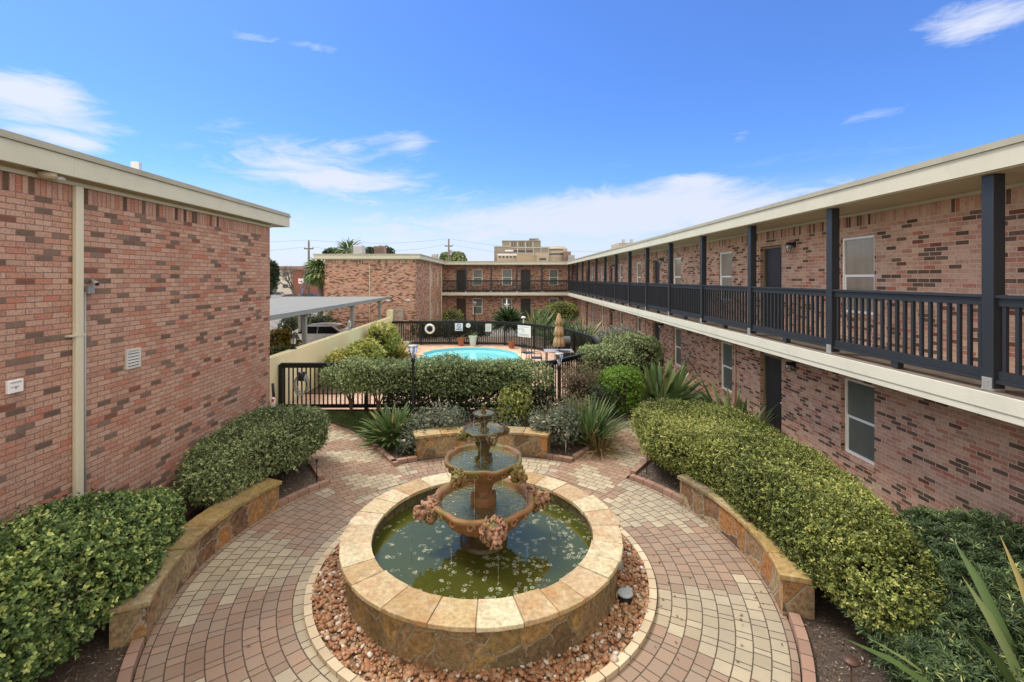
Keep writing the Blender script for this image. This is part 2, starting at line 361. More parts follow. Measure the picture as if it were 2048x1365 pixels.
L_dark = leaf_mat('leaves_dark', [(0, (0.019, 0.03, 0.016)), (0.5, (0.056, 0.084, 0.041)), (0.85, (0.125, 0.168, 0.078)), (1, (0.275, 0.312, 0.156))])
L_pod = leaf_mat('leaves_podocarpus', [(0, (0.022, 0.041, 0.017)), (0.5, (0.086, 0.142, 0.055)), (0.88, (0.229, 0.307, 0.118)), (1, (0.561, 0.576, 0.223))])
L_lime = leaf_mat('leaves_lime', [(0, (0.081, 0.17, 0.024)), (0.5, (0.171, 0.323, 0.036)), (1, (0.306, 0.442, 0.072))])
L_var = leaf_mat('leaves_variegated', [(0, (0.156, 0.216, 0.036)), (0.4, (0.324, 0.36, 0.06)), (0.7, (0.552, 0.528, 0.144)), (1, (0.792, 0.744, 0.36))])
L_rose = leaf_mat('leaves_grey_rose', [(0, (0.094, 0.126, 0.078)), (0.6, (0.206, 0.234, 0.166)), (1, (0.412, 0.414, 0.311))])
L_brn = leaf_mat('leaves_brown', [(0, (0.112, 0.084, 0.049)), (0.6, (0.224, 0.168, 0.098)), (1, (0.364, 0.308, 0.168))])
L_blade = leaf_mat('blades_green', [(0, (0.061, 0.115, 0.034)), (0.6, (0.135, 0.203, 0.068)), (0.9, (0.257, 0.297, 0.121)), (1, (0.567, 0.446, 0.176))], .35)
L_bladeg = leaf_mat('blades_grey', [(0, (0.056, 0.114, 0.036)), (0.6, (0.12, 0.19, 0.068)), (0.9, (0.208, 0.275, 0.112)), (1, (0.4, 0.361, 0.144))], .5)
L_palm = leaf_mat('palm_fronds', [(0, (0.07, 0.14, 0.042)), (0.6, (0.168, 0.238, 0.07)), (1, (0.336, 0.336, 0.14))])
L_fire = leaf_mat('leaves_gold', [(0, (.25, .22, .03)), (.5, (.48, .36, .04)), (1, (.60, .42, .06))])
L_grass = leaf_mat('grass_blades', [(0, (0.063, 0.105, 0.028)), (0.6, (0.112, 0.168, 0.049)), (1, (0.21, 0.238, 0.084))], .6)
L_flow = leaf_mat('cream_petals', [(0, (.60, .52, .33)), (1, (.78, .72, .50))], .6)
m_bark = mat('bark', color=(.16, .10, .06), rough=.9, noise=.4, nscale=25, bump=.6, bscale=40)
m_barkg = mat('bark_grey', color=(.16, .14, .12), rough=.9, noise=.35, nscale=10, bump=.5)
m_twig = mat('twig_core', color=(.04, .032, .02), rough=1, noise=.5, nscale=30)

# ---------------------------------------------------------------- mesh building
class MB:
    def __init__(s): s.v = []; s.f = []; s.uv = []; s.m = []; s.r = []
    def face(s, idx, uv=None, m=0, r=0.0):
        s.f.append(tuple(idx)); s.uv.append(uv or [(0, 0)]*len(idx)); s.m.append(m); s.r.append(r)
    def quad(s, a, b, c, d, uv=None, m=0, r=0.0):
        i = len(s.v); s.v += [tuple(a), tuple(b), tuple(c), tuple(d)]
        s.face((i, i+1, i+2, i+3), uv, m, r)
    def box(s, x0, x1, y0, y1, z0, z1, m=0, r=0.0, M=None):
        c = [(x0, y0, z0), (x1, y0, z0), (x1, y1, z0), (x0, y1, z0), (x0, y0, z1), (x1, y0, z1), (x1, y1, z1), (x0, y1, z1)]
        F = [((0, 3, 2, 1), 2), ((4, 5, 6, 7), 2), ((0, 1, 5, 4), 1), ((1, 2, 6, 5), 0), ((2, 3, 7, 6), 1), ((3, 0, 4, 7), 0)]
        i = len(s.v)
        s.v += [tuple(M @ Vector(p)) if M else p for p in c]
        for f, ax in F:
            uv = [((c[k][1], c[k][2]) if ax == 0 else (c[k][0], c[k][2]) if ax == 1 else (c[k][0], c[k][1])) for k in f]
            s.face([i+k for k in f], uv, m, r)
        return s
    def tube(s, pts, rad, n=8, m=0, r=0.0, cap=True, M=None):
        pts = [Vector(p) for p in pts]
        if not hasattr(rad, '__len__'): rad = [rad]*len(pts)
        base = len(s.v); up = Vector((0, 0, 1)); prev = None
        for k, p in enumerate(pts):
            d = (pts[min(k+1, len(pts)-1)]-pts[max(k-1, 0)]).normalized()
            if prev is None:
                a = d.cross(up if abs(d.z) < .9 else Vector((1, 0, 0))).normalized()
            else: a = (prev-d*prev.dot(d)).normalized()
            prev = a; b = d.cross(a)
            for j in range(n):
                t = 2*PI*j/n; q = p+(a*math.cos(t)+b*math.sin(t))*rad[k]
                s.v.append(tuple(M @ q) if M else tuple(q))
        for k in range(len(pts)-1):
            for j in range(n):
                j2 = (j+1) % n
                s.face((base+k*n+j, base+k*n+j2, base+(k+1)*n+j2, base+(k+1)*n+j), [(j/n, k), ((j+1)/n, k), ((j+1)/n, k+1), (j/n, k+1)], m, r)
        if cap:
            s.face([base+j for j in range(n)][::-1], None, m, r); e = base+(len(pts)-1)*n; s.face([e+j for j in range(n)], None, m, r)
        return s
    def lathe(s, prof, n=48, c=(0, 0), fn=None, m=0, a0=0.0, a1=2*PI, r=0.0, M=None):
        full = abs(a1-a0-2*PI) < 1e-6; cols = n if full else n+1; base = len(s.v)
        L = [0]
        for k in range(1, len(prof)): L.append(L[-1]+math.dist(prof[k], prof[k-1]))
        for k, (rr, z) in enumerate(prof):
            for j in range(cols):
                t = a0+(a1-a0)*j/n
                r2, z2 = fn(rr, z, t, k) if fn else (rr, z)
                q = (c[0]+r2*math.cos(t), c[1]+r2*math.sin(t), z2)
                s.v.append(tuple(M @ Vector(q)) if M else q)
        for k in range(len(prof)-1):
            for j in range(n):
                j2 = (j+1) % cols
                t0 = a0+(a1-a0)*j/n; t1 = a0+(a1-a0)*(j+1)/n; rr = max(prof[k][0], prof[k+1][0])
                s.face((base+k*cols+j, base+k*cols+j2, base+(k+1)*cols+j2, base+(k+1)*cols+j), [(t0*rr, L[k]), (t1*rr, L[k]), (t1*rr, L[k+1]), (t0*rr, L[k+1])], m, r)
        return s
    def prism(s, poly, z0, z1, m=0, r=0.0, top_only=False, ms=None):
        n = len(poly); i = len(s.v)
        s.v += [(p[0], p[1], z1) for p in poly]; s.face(range(i, i+n), [(p[0], p[1]) for p in poly], m, r)
        if top_only: return s
        s.v += [(p[0], p[1], z0) for p in poly]; s.face(range(i+2*n-1, i+n-1, -1), [(p[0], p[1]) for p in poly][::-1], m, r)
        L = 0
        for k in range(n):
            k2 = (k+1) % n; d = math.dist(poly[k], poly[k2])
            s.face((i+k, i+n+k, i+n+k2, i+k2), [(L, z1), (L, z0), (L+d, z0), (L+d, z1)], m if ms is None else ms, r); L += d
        return s
    def ell(s, c, rad, n=12, m=0, r=0.0, M=None):
        base = len(s.v); k = n//2
        for a in range(1, k):
            for b in range(n):
                t, f = PI*a/k, 2*PI*b/n
                q = Vector((rad[0]*math.sin(t)*math.cos(f), rad[1]*math.sin(t)*math.sin(f), rad[2]*math.cos(t)))+Vector(c)
                s.v.append(tuple(M @ q) if M else tuple(q))
        for zz in (1, -1):
            q = Vector((c[0], c[1], c[2]+zz*rad[2])); s.v.append(tuple(M @ q) if M else tuple(q))
        T = base+(k-1)*n
        for a in range(k-2):
            for b in range(n): s.face((base+a*n+b, base+(a+1)*n+b, base+(a+1)*n+(b+1) % n, base+a*n+(b+1) % n), None, m, r)
        for b in range(n):
            s.face((T, base+b, base+(b+1) % n), None, m, r); s.face((T+1, base+(k-2)*n+(b+1) % n, base+(k-2)*n+b), None, m, r)
        return s
    def mesh(s, name, mats, smooth=False):
        me = bpy.data.meshes.new(name); me.from_pydata(s.v, [], s.f)
        ul = me.uv_layers.new(name='UVMap'); ul.data.foreach_set('uv', np.array([c for u in s.uv for c in u], dtype=np.float32).ravel())
        a = me.attributes.new('rnd', 'FLOAT', 'FACE'); a.data.foreach_set('value', np.array(s.r, dtype=np.float32))
        for m in (mats if isinstance(mats, (list, tuple)) else [mats]): me.materials.append(m)
        me.polygons.foreach_set('material_index', np.array(s.m, dtype=np.int32))
        if smooth: me.polygons.foreach_set('use_smooth', np.ones(len(s.f), dtype=bool))
        me.update(); return me
def fix(me):
    bm = bmesh.new(); bm.from_mesh(me); bmesh.ops.remove_doubles(bm, verts=bm.verts, dist=1e-5); bmesh.ops.recalc_face_normals(bm, faces=bm.faces); bm.to_mesh(me); bm.free(); return me
def link(name, me, parent=None, bevel=0, loc=None, segs=2):
    o = bpy.data.objects.new(name, me); col.objects.link(o)
    if parent is not None:
        o.parent = parent
        if parent.type == 'EMPTY' and not parent.get('_local'): o.matrix_parent_inverse = Matrix.Translation(-Vector(parent.location))
    if loc: o.location = loc
    if bevel:
        b = o.modifiers.new('bevel', 'BEVEL'); b.width = bevel; b.segments = segs; b.limit_method = 'ANGLE'
    return o
def part(name, mb, mats, parent=None, bevel=0, smooth=False, recalc=False):
    me = mb.mesh(name, mats, smooth)
    if recalc: fix(me)
    return link(name, me, parent, bevel)
def tag(o, label, cat, group=None, kind=None):
    o['label'] = label
    o['category'] = cat
    if group: o['group'] = group
    if kind: o['kind'] = kind
    return o
def thing(name, label, cat, loc=(0, 0, 0), group=None, local=False, rotz=0):
    o = bpy.data.objects.new(name, None); col.objects.link(o); o.location = loc; o.rotation_euler.z = rotz; o.empty_display_size = .1
    if local: o['_local'] = 1
    return tag(o, label, cat, group)
def struct(name, mb, mats, smooth=False):
    o = part(name, mb, mats, None, smooth=smooth); o['kind'] = 'structure'; return o
def copy_tree(o, parent=None):
    c = o.copy(); col.objects.link(c); c.parent = parent
    for ch in list(o.children): copy_tree(ch, c)
    return c

def np_mesh(name, V, F, rnd, m, smooth=False):
    me = bpy.data.meshes.new(name); nf, k = F.shape
    me.vertices.add(len(V)); me.vertices.foreach_set('co', V.astype(np.float32).ravel())
    me.loops.add(nf*k); me.loops.foreach_set('vertex_index', F.astype(np.int32).ravel())
    me.polygons.add(nf); me.polygons.foreach_set('loop_start', np.arange(0, nf*k, k, dtype=np.int32))
    a = me.attributes.new('rnd', 'FLOAT', 'FACE'); a.data.foreach_set('value', rnd.astype(np.float32))
    me.materials.append(m)
    if smooth: me.polygons.foreach_set('use_smooth', np.ones(nf, dtype=bool))
    me.update(calc_edges=True); me.validate(); return me
def unit(a): return a/np.maximum(np.linalg.norm(a, axis=-1, keepdims=True), 1e-9)

# ---------------------------------------------------------------- foliage
def shoots(rng, P, N, L, W, per=6, up=.5, rndamp=.35, tip=.1, el=(25, 75), stem=.03, fold=.12, patch=None):
    n = len(P)
    d = unit(N*.7+np.array([0, 0, up])+rng.normal(size=(n, 3))*rndamp)
    a = unit(np.cross(d, unit(rng.normal(size=(n, 3))))); b = np.cross(d, a)
    sval = rng.random(n)*.72+.08
    if patch is not None: sval = np.clip(sval+patch, 0, .8)
    sval[rng.random(n) < tip] += .28
    Vs = []; Rr = []
    for k in range(per):
        ph = 2*PI*k/per+rng.random(n)*.8; e = np.radians(rng.uniform(el[0], el[1], n))
        rad = a*np.cos(ph)[:, None]+b*np.sin(ph)[:, None]
        l = d*np.cos(e)[:, None]+rad*np.sin(e)[:, None]
        nn = unit(d*np.sin(e)[:, None]-rad*np.cos(e)[:, None]); s = np.cross(l, nn)
        LL = (L*rng.uniform(.65, 1.15, n))[:, None]; WW = (W*rng.uniform(.75, 1.15, n))[:, None]
        B = P+d*(rng.uniform(-1, 1, n)*stem)[:, None]
        v = np.stack([B, B+l*LL*.33+s*WW*.36+nn*WW*fold, B+l*LL*.74+s*WW*.5+nn*WW*fold*.6, B+l*LL-nn*LL*.08,
                      B+l*LL*.74-s*WW*.5+nn*WW*fold*.6, B+l*LL*.33-s*WW*.36+nn*WW*fold], 1)
        Vs.append(v); Rr.append(np.clip(sval+rng.uniform(-.26, .24, n), 0, 1))
    V = np.concatenate(Vs, 0); R_ = np.concatenate(Rr); m = len(V); base = np.arange(m)[:, None]*6
    F = np.concatenate([base+np.array([0, 1, 2, 3]), base+np.array([0, 3, 4, 5])], 0)
    return V.reshape(-1, 3), F, np.concatenate([R_, R_])
def lump(P, amp, f):
    s = np.zeros(len(P))
    for k, (fx, fy, fz, ph) in enumerate(((1, .7, .9, .3), (-.8, 1.3, .6, 1.7), (1.9, -1.2, 1.5, 4.1), (2.7, 2.3, -2.1, 2.2))):
        s += np.sin(f*(P[:, 0]*fx+P[:, 1]*fy+P[:, 2]*fz)+ph)/(1+.5*k)
    return s*amp
def hedge_pts(rng, n, a, b, c, p=4.0, shell=.18, bottom=True, lumpy=.03, lf=2.6, front_only=False):
    """points in the outer shell of a rounded box, half sizes a, b, c, centred on the origin"""
    ar = np.array([b*c, b*c, a*c, a*c, a*b, a*b*(.35 if bottom else 0)]); side = rng.choice(6, n, p=ar/ar.sum())
    q = rng.uniform(-1, 1, (n, 3))
    for k in range(6):
        mk = side == k; q[mk, k//2] = 1 if k % 2 == 0 else -1
    rho = (np.abs(q)**p).sum(1)**(-1/p); u = q*rho[:, None]
    N = unit(np.sign(u)*np.abs(u)**(p-1)/np.array([a, b, c])); S = u*np.array([a, b, c])
    dep = np.abs(rng.normal(size=n))*shell*.5; out = rng.random(n) < .07; dep[out] = -rng.random(out.sum())*min(.07, shell*.35)
    S = S+N*(lump(S, lumpy, lf)-dep)[:, None]
    return S, N
def bend(S, N, path, widths, tops, z0, a, b, c):
    """local x -> arc position along path; y -> sideways; z in [-c, c] -> [z0, top]"""
    path = np.array(path, float); seg = np.linalg.norm(np.diff(path, axis=0), axis=1); cum = np.concatenate([[0], np.cumsum(seg)])
    tt = np.clip((S[:, 0]+a)/(2*a), -.02, 1.02)*cum[-1]
    k = np.clip(np.searchsorted(cum, tt)-1, 0, len(seg)-1); f = (tt-cum[k])/seg[k]
    C = path[k]+(path[k+1]-path[k])*f[:, None]
    # smooth tangent
    T = np.gradient(path, axis=0); T = unit(T); Tk = unit(T[k]*(1-f[:, None])+T[k+1]*f[:, None])
    W = np.interp(tt/cum[-1], np.linspace(0, 1, len(widths)), widths); H = np.interp(tt/cum[-1], np.linspace(0, 1, len(tops)), tops)
    side = np.stack([Tk[:, 1], -Tk[:, 0]], 1)
    XY = C+side*(S[:, 1]/b*W)[:, None]
    Z = z0+(S[:, 2]+c)/(2*c)*(H-z0)
    NN = np.concatenate([Tk*N[:, :1]+side*N[:, 1:2], N[:, 2:]], 1)
    return np.concatenate([XY, Z[:, None]], 1), unit(NN)
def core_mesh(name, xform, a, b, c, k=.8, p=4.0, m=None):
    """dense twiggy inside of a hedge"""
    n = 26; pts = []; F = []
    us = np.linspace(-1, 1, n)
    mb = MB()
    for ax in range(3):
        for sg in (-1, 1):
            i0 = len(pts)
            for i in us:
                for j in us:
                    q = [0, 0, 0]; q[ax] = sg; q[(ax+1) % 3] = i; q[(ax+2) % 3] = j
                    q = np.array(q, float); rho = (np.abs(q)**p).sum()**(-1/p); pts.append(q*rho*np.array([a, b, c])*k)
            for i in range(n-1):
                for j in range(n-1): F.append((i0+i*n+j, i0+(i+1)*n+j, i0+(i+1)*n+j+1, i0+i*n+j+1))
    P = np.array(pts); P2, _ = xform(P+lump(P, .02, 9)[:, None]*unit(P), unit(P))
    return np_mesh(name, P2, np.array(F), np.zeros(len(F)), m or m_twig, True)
SEED = [1]
def new_rng(): SEED[0] += 1; return np.random.default_rng(SEED[0]*7919)
def hedge(name, label, path, widths, tops, z0, n, L, W, lm, per=6, stems=None, core=.80, group=None, cat='hedge', lumpy=.03, tip=.1, shell=.2, patchamp=.25, ground=0.0, parts=True, p=4.0, el=(25, 75), up=.5):
    rng = new_rng(); path = [tuple(q) for q in path]
    ln = sum(math.dist(path[i], path[i+1]) for i in range(len(path)-1))
    a, b, c = ln/2, float(np.mean(widths)), (float(np.mean(tops))-z0)/2
    S, N = hedge_pts(rng, n, a, b, c, p, shell, True, lumpy)
    X = lambda s_, n_: bend(s_, n_, path, widths, tops, z0, a, b, c)
    P, NN = X(S, N)
    V, F, r = shoots(rng, P, NN, L, W, per, tip=tip, patch=lump(P, patchamp*.25, 1.3), el=el, up=up)
    mid = path[len(path)//2]
    t = thing(name, label, cat, (mid[0], mid[1], ground), group)
    link('foliage', np_mesh('foliage', V, F, r, lm), t)
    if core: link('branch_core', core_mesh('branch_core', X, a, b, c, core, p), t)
    for (sx, sy) in (stems or []):
        mb = MB()
        for k in range(4):
            an = rng.uniform(0, 6.28); sp = rng.uniform(.15, .4)
            mb.tube([(sx, sy, ground-.02), (sx+math.cos(an)*sp*.15, sy+math.sin(an)*sp*.15, ground+(z0-ground)*.5+.05), (sx+math.cos(an)*sp*.7, sy+math.sin(an)*sp*.6, z0+.12), (sx+math.cos(an)*sp*1.2, sy+math.sin(an)*sp, z0+.45)], [.03, .024, .017, .008], 6)
        part('trunk', mb, m_bark, t, smooth=True)
    return t
def bush(name, label, c, rad, top, z0, n, L, W, lm, per=6, ground=0.0, group=None, cat='bush', core=.78, tip=.08, p=2.4, lumpy=.05, el=(25, 75), up=.5, shell=.2, coremat=None):
    rng = new_rng(); a, b, cc = rad[0], rad[1], (top-z0)/2
    S, N = hedge_pts(rng, n, a, b, cc, p, shell, True, lumpy)
    C = np.array([c[0], c[1], z0+cc])
    V, F, r = shoots(rng, S+C, N, L, W, per, tip=tip, patch=lump(S+C, .08, 3), el=el, up=up)
    t = thing(name, label, cat, (c[0], c[1], ground), group)
    link('foliage', np_mesh('foliage', V, F, r, lm), t)
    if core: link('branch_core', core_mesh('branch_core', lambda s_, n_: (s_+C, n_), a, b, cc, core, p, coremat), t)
    if z0 > ground+.1:
        mb = MB()
        for k in range(5):
            an = rng.uniform(0, 6.28); mb.tube([(c[0], c[1], ground-.02), (c[0]+math.cos(an)*rad[0]*.2, c[1]+math.sin(an)*rad[1]*.2, (ground+z0)/2+.05), (c[0]+math.cos(an)*rad[0]*.5, c[1]+math.sin(an)*rad[1]*.5, z0+.2)], [.03, .02, .01], 6)
        part('stem', mb, m_bark, t, smooth=True)
    return t
def blades(rng, c, n, L, W, spread=(10, 70), arch=.5, seg=5, base_r=.12, droop=1.0, stalk=0.0):
    """long leaves fanning out of a clump"""
    Vs = []; Fs = []; Rs = []
    for i in range(n):
        an = rng.uniform(0, 2*PI); e0 = math.radians(rng.uniform(*spread)); l = L*rng.uniform(.65, 1.1); w_ = W*rng.uniform(.7, 1.15)
        br = base_r*math.sqrt(rng.random()); p = np.array([c[0]+math.cos(an)*br, c[1]+math.sin(an)*br, c[2]-.03])
        h = np.array([math.cos(an), math.sin(an), 0]); sd_ = np.array([-math.sin(an), math.cos(an), 0]); tw = rng.uniform(-.6, .6)
        e = e0; pts = []
        for k in range(seg+1):
            f = k/seg
            if stalk: ww = w_*(.10 if f < stalk else math.sin(PI*min(1, max(.02, (f-stalk)/(1-stalk)))**.8)+.04)
            else: ww = w_*(.45+.55*math.sin(PI*min(1, f*1.25+.1)) if f < .72 else (1-f)/.28*.85+.03)
            d = h*math.sin(e)+np.array([0, 0, math.cos(e)])
            nrm = h*math.cos(e)-np.array([0, 0, math.sin(e)])
            s2 = sd_*math.cos(tw)+nrm*math.sin(tw)
            pts += [p-s2*ww/2, p-nrm*ww*.16, p+s2*ww/2]
            p = p+d*l/seg; e += arch*droop*(.3+f)/seg*2.0
        b = len(Vs)*0
        base = sum(len(q) for q in Vs)
        Vs.append(np.array(pts))
        for k in range(seg):
            q = base+k*3; Fs += [(q, q+1, q+4, q+3), (q+1, q+2, q+5, q+4)]
        v = rng.random()**1.2; Rs += [v]*(2*seg)
    return np.concatenate(Vs), np.array(Fs), np.array(Rs)
def blade_plant(name, label, c, n, L, W, lm, cat='plant', group=None, extra=None, **kw):
    rng = new_rng(); V, F, r = blades(rng, c, n, L, W, **kw)
    t = thing(name, label, cat, c, group)
    link('leaves', np_mesh('leaves', V, F, r, lm, True), t)
    return t
def cloud_tree(name, label, c, h, rad, n, L, W, lm, trunk_r=.15, group=None, blobs=7, zc=.65, flat=.6, cat='tree', base=0.0):
    rng = new_rng(); P = []; N = []
    B = [(0, 0, 0, 1.0)]+[(math.cos(a)*rng.uniform(.3, .75), math.sin(a)*rng.uniform(.3, .75), rng.uniform(-.5, .55), rng.uniform(.38, .62)) for a in np.linspace(0, 6.28, blobs, endpoint=False)]
    for (bx, by, bz, br) in B:
        k = int(n*br**2/sum(q[3]**2 for q in B)); d = unit(rng.normal(size=(k, 3)))
        rr = (1-np.abs(rng.normal(size=k))*.22)[:, None]*br*.62
        pp = d*rr+np.array([bx, by, bz])*.62; P.append(pp*np.array([rad, rad, rad*flat])); N.append(d)
    P = np.concatenate(P)+np.array([c[0], c[1], base+h-rad*flat*.95]); N = np.concatenate(N)
    V, F, r = shoots(rng, P, N, L, W, 5, patch=lump(P, .08, 1.2))
    t = thing(name, label, cat, (c[0], c[1], base), group)
    link('crown', np_mesh('crown', V, F, r, lm), t)
    mb = MB(); z = base+h-rad*flat
    mb.tube([(c[0], c[1], base-.1), (c[0]+.05*rad, c[1], (base+z)/2), (c[0], c[1], z)], [trunk_r, trunk_r*.8, trunk_r*.6], 8)
    for k in range(6):
        an = k*1.05; mb.tube([(c[0], c[1], z-.2*rad), (c[0]+math.cos(an)*rad*.3, c[1]+math.sin(an)*rad*.3, z+.1*rad), (c[0]+math.cos(an)*rad*.6, c[1]+math.sin(an)*rad*.6, z+.25*rad)], [trunk_r*.5, trunk_r*.3, trunk_r*.12], 6)
    part('trunk', mb, m_barkg, t, smooth=True)
    return t

# ================================================================= SETTING
C1 = (-.32, 6.5); C2 = (-.39, 6.6)
def smooth(pts, n=8):
    P = [Vector((*p, 0)) for p in pts]; P = [P[0]*2-P[1]]+P+[P[-1]*2-P[-2]]; out = []
    for i in range(1, len(P)-2):
        for k in range(n):
            t = k/n; a, b, c, d = P[i-1:i+3]
            q = .5*((2*b)+(c-a)*t+(2*a-5*b+4*c-d)*t*t+(3*b-a-3*c+d)*t**3); out.append((q.x, q.y))
    out.append((P[-2].x, P[-2].y)); return out
def offset(path, d):
    out = []
    for i, p in enumerate(path):
        a = path[max(i-1, 0)]; b = path[min(i+1, len(path)-1)]; t = Vector((b[0]-a[0], b[1]-a[1])).normalized()
        out.append((p[0]+t.y*d, p[1]-t.x*d))
    return out
def hgt(x, y):
    k = min(1, max(0, (y-10.7)/2.3)); k = k*k*(3-2*k); return k*.2
def ribbon(mb, path, d0, d1, zf, m=0):
    A = offset(path, d0); B = offset(path, d1); L = 0
    for i in range(len(path)-1):
        l2 = L+math.dist(path[i], path[i+1])
        q = [(*A[i], zf(*A[i])), (*B[i], zf(*B[i])), (*B[i+1], zf(*B[i+1])), (*A[i+1], zf(*A[i+1]))]
        mb.quad(*q, uv=[(d0, L), (d1, L), (d1, l2), (d0, l2)], m=m); L = l2
def sweep_box(mb, path, d0, d1, zf, h, m=0):
    A = offset(path, d0); B = offset(path, d1); L = 0; n = len(path)
    for i in range(n-1):
        l2 = L+math.dist(path[i], path[i+1])
        a0, a1, b0, b1 = A[i], A[i+1], B[i], B[i+1]; za, zb = zf(*path[i]), zf(*path[i+1])
        u = [(L, .1), (L, .14), (l2, .14), (l2, .1)]
        mb.quad((*a0, za+h), (*b0, za+h), (*b1, zb+h), (*a1, zb+h), uv=u, m=m)
        mb.quad((*a0, za-.05), (*a0, za+h), (*a1, zb+h), (*a1, zb-.05), uv=u, m=m)
        mb.quad((*b0, za+h), (*b0, za-.05), (*b1, zb-.05), (*b1, zb+h), uv=u, m=m); L = l2
    ue = [(.1, .1), (.14, .1), (.14, .14), (.1, .14)]
    mb.quad((*A[0], zf(*path[0])-.05), (*B[0], zf(*path[0])-.05), (*B[0], zf(*path[0])+h), (*A[0], zf(*path[0])+h), uv=ue, m=m)
    mb.quad((*A[-1], zb-.05), (*B[-1], zb-.05), (*B[-1], zb+h), (*A[-1], zb+h), uv=ue, m=m)
def arc(c, r, a0, a1, n=24): return [(c[0]+r*math.cos(R(a0+(a1-a0)*i/n)), c[1]+r*math.sin(R(a0+(a1-a0)*i/n))) for i in range(n+1)]

m_ground = mat('asphalt_lot', color=(.19, .18, .17), rough=.95, noise=.25, nscale=.4)
mb = MB(); mb.quad((-1500, -300, -.09), (1500, -300, -.09), (1500, 2500, -.09), (-1500, 2500, -.09)); struct('ground', mb, m_ground)
m_drive = mat('driveway_concrete', color=(.36, .30, .245), rough=.95, noise=.22, nscale=.9, bump=.2)
mb = MB(); mb.quad((-30, 8, -.05), (-6.7, 8, -.05), (-6.7, 29.9, -.05), (-30, 29.9, -.05)); struct('driveway', mb, m_drive)
mb = MB(); mb.quad((-90, 60, -.05), (-13, 60, -.05), (-13, 92, -.05), (-90, 92, -.05)); struct('parking_lot', mb, mat('lot_pale', color=(.42, .41, .39), rough=.9, noise=.15, nscale=.3))

br_l = smooth([(-2.4, 8.75), (-2.9, 9.4), (-3.25, 9.9), (-3.95, 10.85), (-4.9, 11.65), (-6.4, 12.3)])
br_r = smooth([(1.35, 9.0), (1.95, 9.75), (2.6, 10.65), (3.2, 11.8), (3.5, 13), (3.6, 14.6)])
def in_path(x, y):
    r = math.hypot(x-C2[0], y-C2[1])
    if r < 3.93: return True
    for br, hw in ((br_l, .72), (br_r, .68)):
        for i in range(0, len(br), 2):
            if (x-br[i][0])**2+(y-br[i][1])**2 < hw*hw: return True
    return False
def soil_fn(t, p):
    P = t.pos(); n = t.noise(t.vm('MULTIPLY', P, (1, 1, 1)), 38, 6, .75, 1.5); n2 = t.noise(P, 6, 5)
    c = t.ramp(n, [(.3, (.045, .032, .024)), (.5, (.12, .085, .062)), (.62, (.22, .165, .125)), (.72, (.36, .29, .23))])
    c = t.mix(t.mr(n2, .4, .75, 0, .4), c, (.13, .115, .10))
    t.put(p.inputs['Base Color'], c); p.inputs['Roughness'].default_value = .95; t.put(p.inputs['Normal'], t.bump(n, 1.0, .03))
m_soil = mat('mulch', soil_fn)
def make_soil():
    st = .12; xs = np.arange(-6.5, 6.47, st); ys = np.arange(-2, 30, st); rr = random.Random(3)
    V = []; F = []
    for y in ys:
        for x in xs:
            z = -.03 if in_path(x, y) else .02+hgt(x, y)+rr.uniform(-.012, .012)
            if y > 13.1: z = min(z, .2)
            if 13.5 < y < 25.8 and -6.3 < x < 3.4-max(0, y-21.5)*.75 and x < 1.2+max(0, y-13.5)*1.1: z = -1.0
            V.append((x, y, z))
    nx = len(xs)
    for j in range(len(ys)-1):
        for i in range(nx-1): q = j*nx+i; F.append((q, q+1, q+1+nx, q+nx))
    me = bpy.data.meshes.new('planting_soil'); me.from_pydata(V, [], F); me.materials.append(m_soil)
    me.polygons.foreach_set('use_smooth', np.ones(len(F), dtype=bool))
    o = link('planting_soil', me); o['kind'] = 'structure'
make_soil()
mb = MB(); mb.lathe([(3.86, 0), (2.1, 0)], 140, C2); 
part_ring = struct('brick_path', mb, m_pave)
mb = MB(); ribbon(mb, br_l, -.68, .68, lambda x, y: .004+hgt(x, y)*.6+.016*(math.hypot(x-C2[0], y-C2[1]) > 3.95), 0); ribbon(mb, br_r, -.62, .62, lambda x, y: .004+hgt(x, y)+.03*(y > 11), 0)
struct('branch_path', mb, m_branch)
# kerbs
mb = MB()
K = lambda x, y: hgt(x, y)*.6
for p in (arc(C2, 3.93, -17, -75), arc(C2, 3.93, 25.5, 43), arc(C2, 3.93, 141.5, 157.2), arc(C2, 3.93, 203, 255), arc(C2, 3.97, 62.5, 71), arc(C2, 3.97, 113.5, 121.6)):
    sweep_box(mb, p, -.055, .055, lambda x, y: 0, .08)
sweep_box(mb, br_l[12:], -.79, -.68, K, .08); sweep_box(mb, br_l[9:], .68, .79, K, .08)
sweep_box(mb, br_r[9:], -.73, -.62, lambda x, y: hgt(x, y), .08); sweep_box(mb, br_r[9:], .62, .73, lambda x, y: hgt(x, y), .08)
struct('brick_kerb', mb, m_curb)
mb = MB(); sweep_box(mb, arc(C1, 2.26, 0, 360, 120), -.045, .045, lambda x, y: 0, .055); mb_r = mb
struct('ring_kerb', mb, m_ringcurb)
mb = MB(); mb.lathe([(2.23, .012), (1.7, .012)], 80, C1); struct('gravel_bed', mb, mat('gravel_sand', color=(.20, .12, .07), rough=.95, noise=.4, nscale=40))

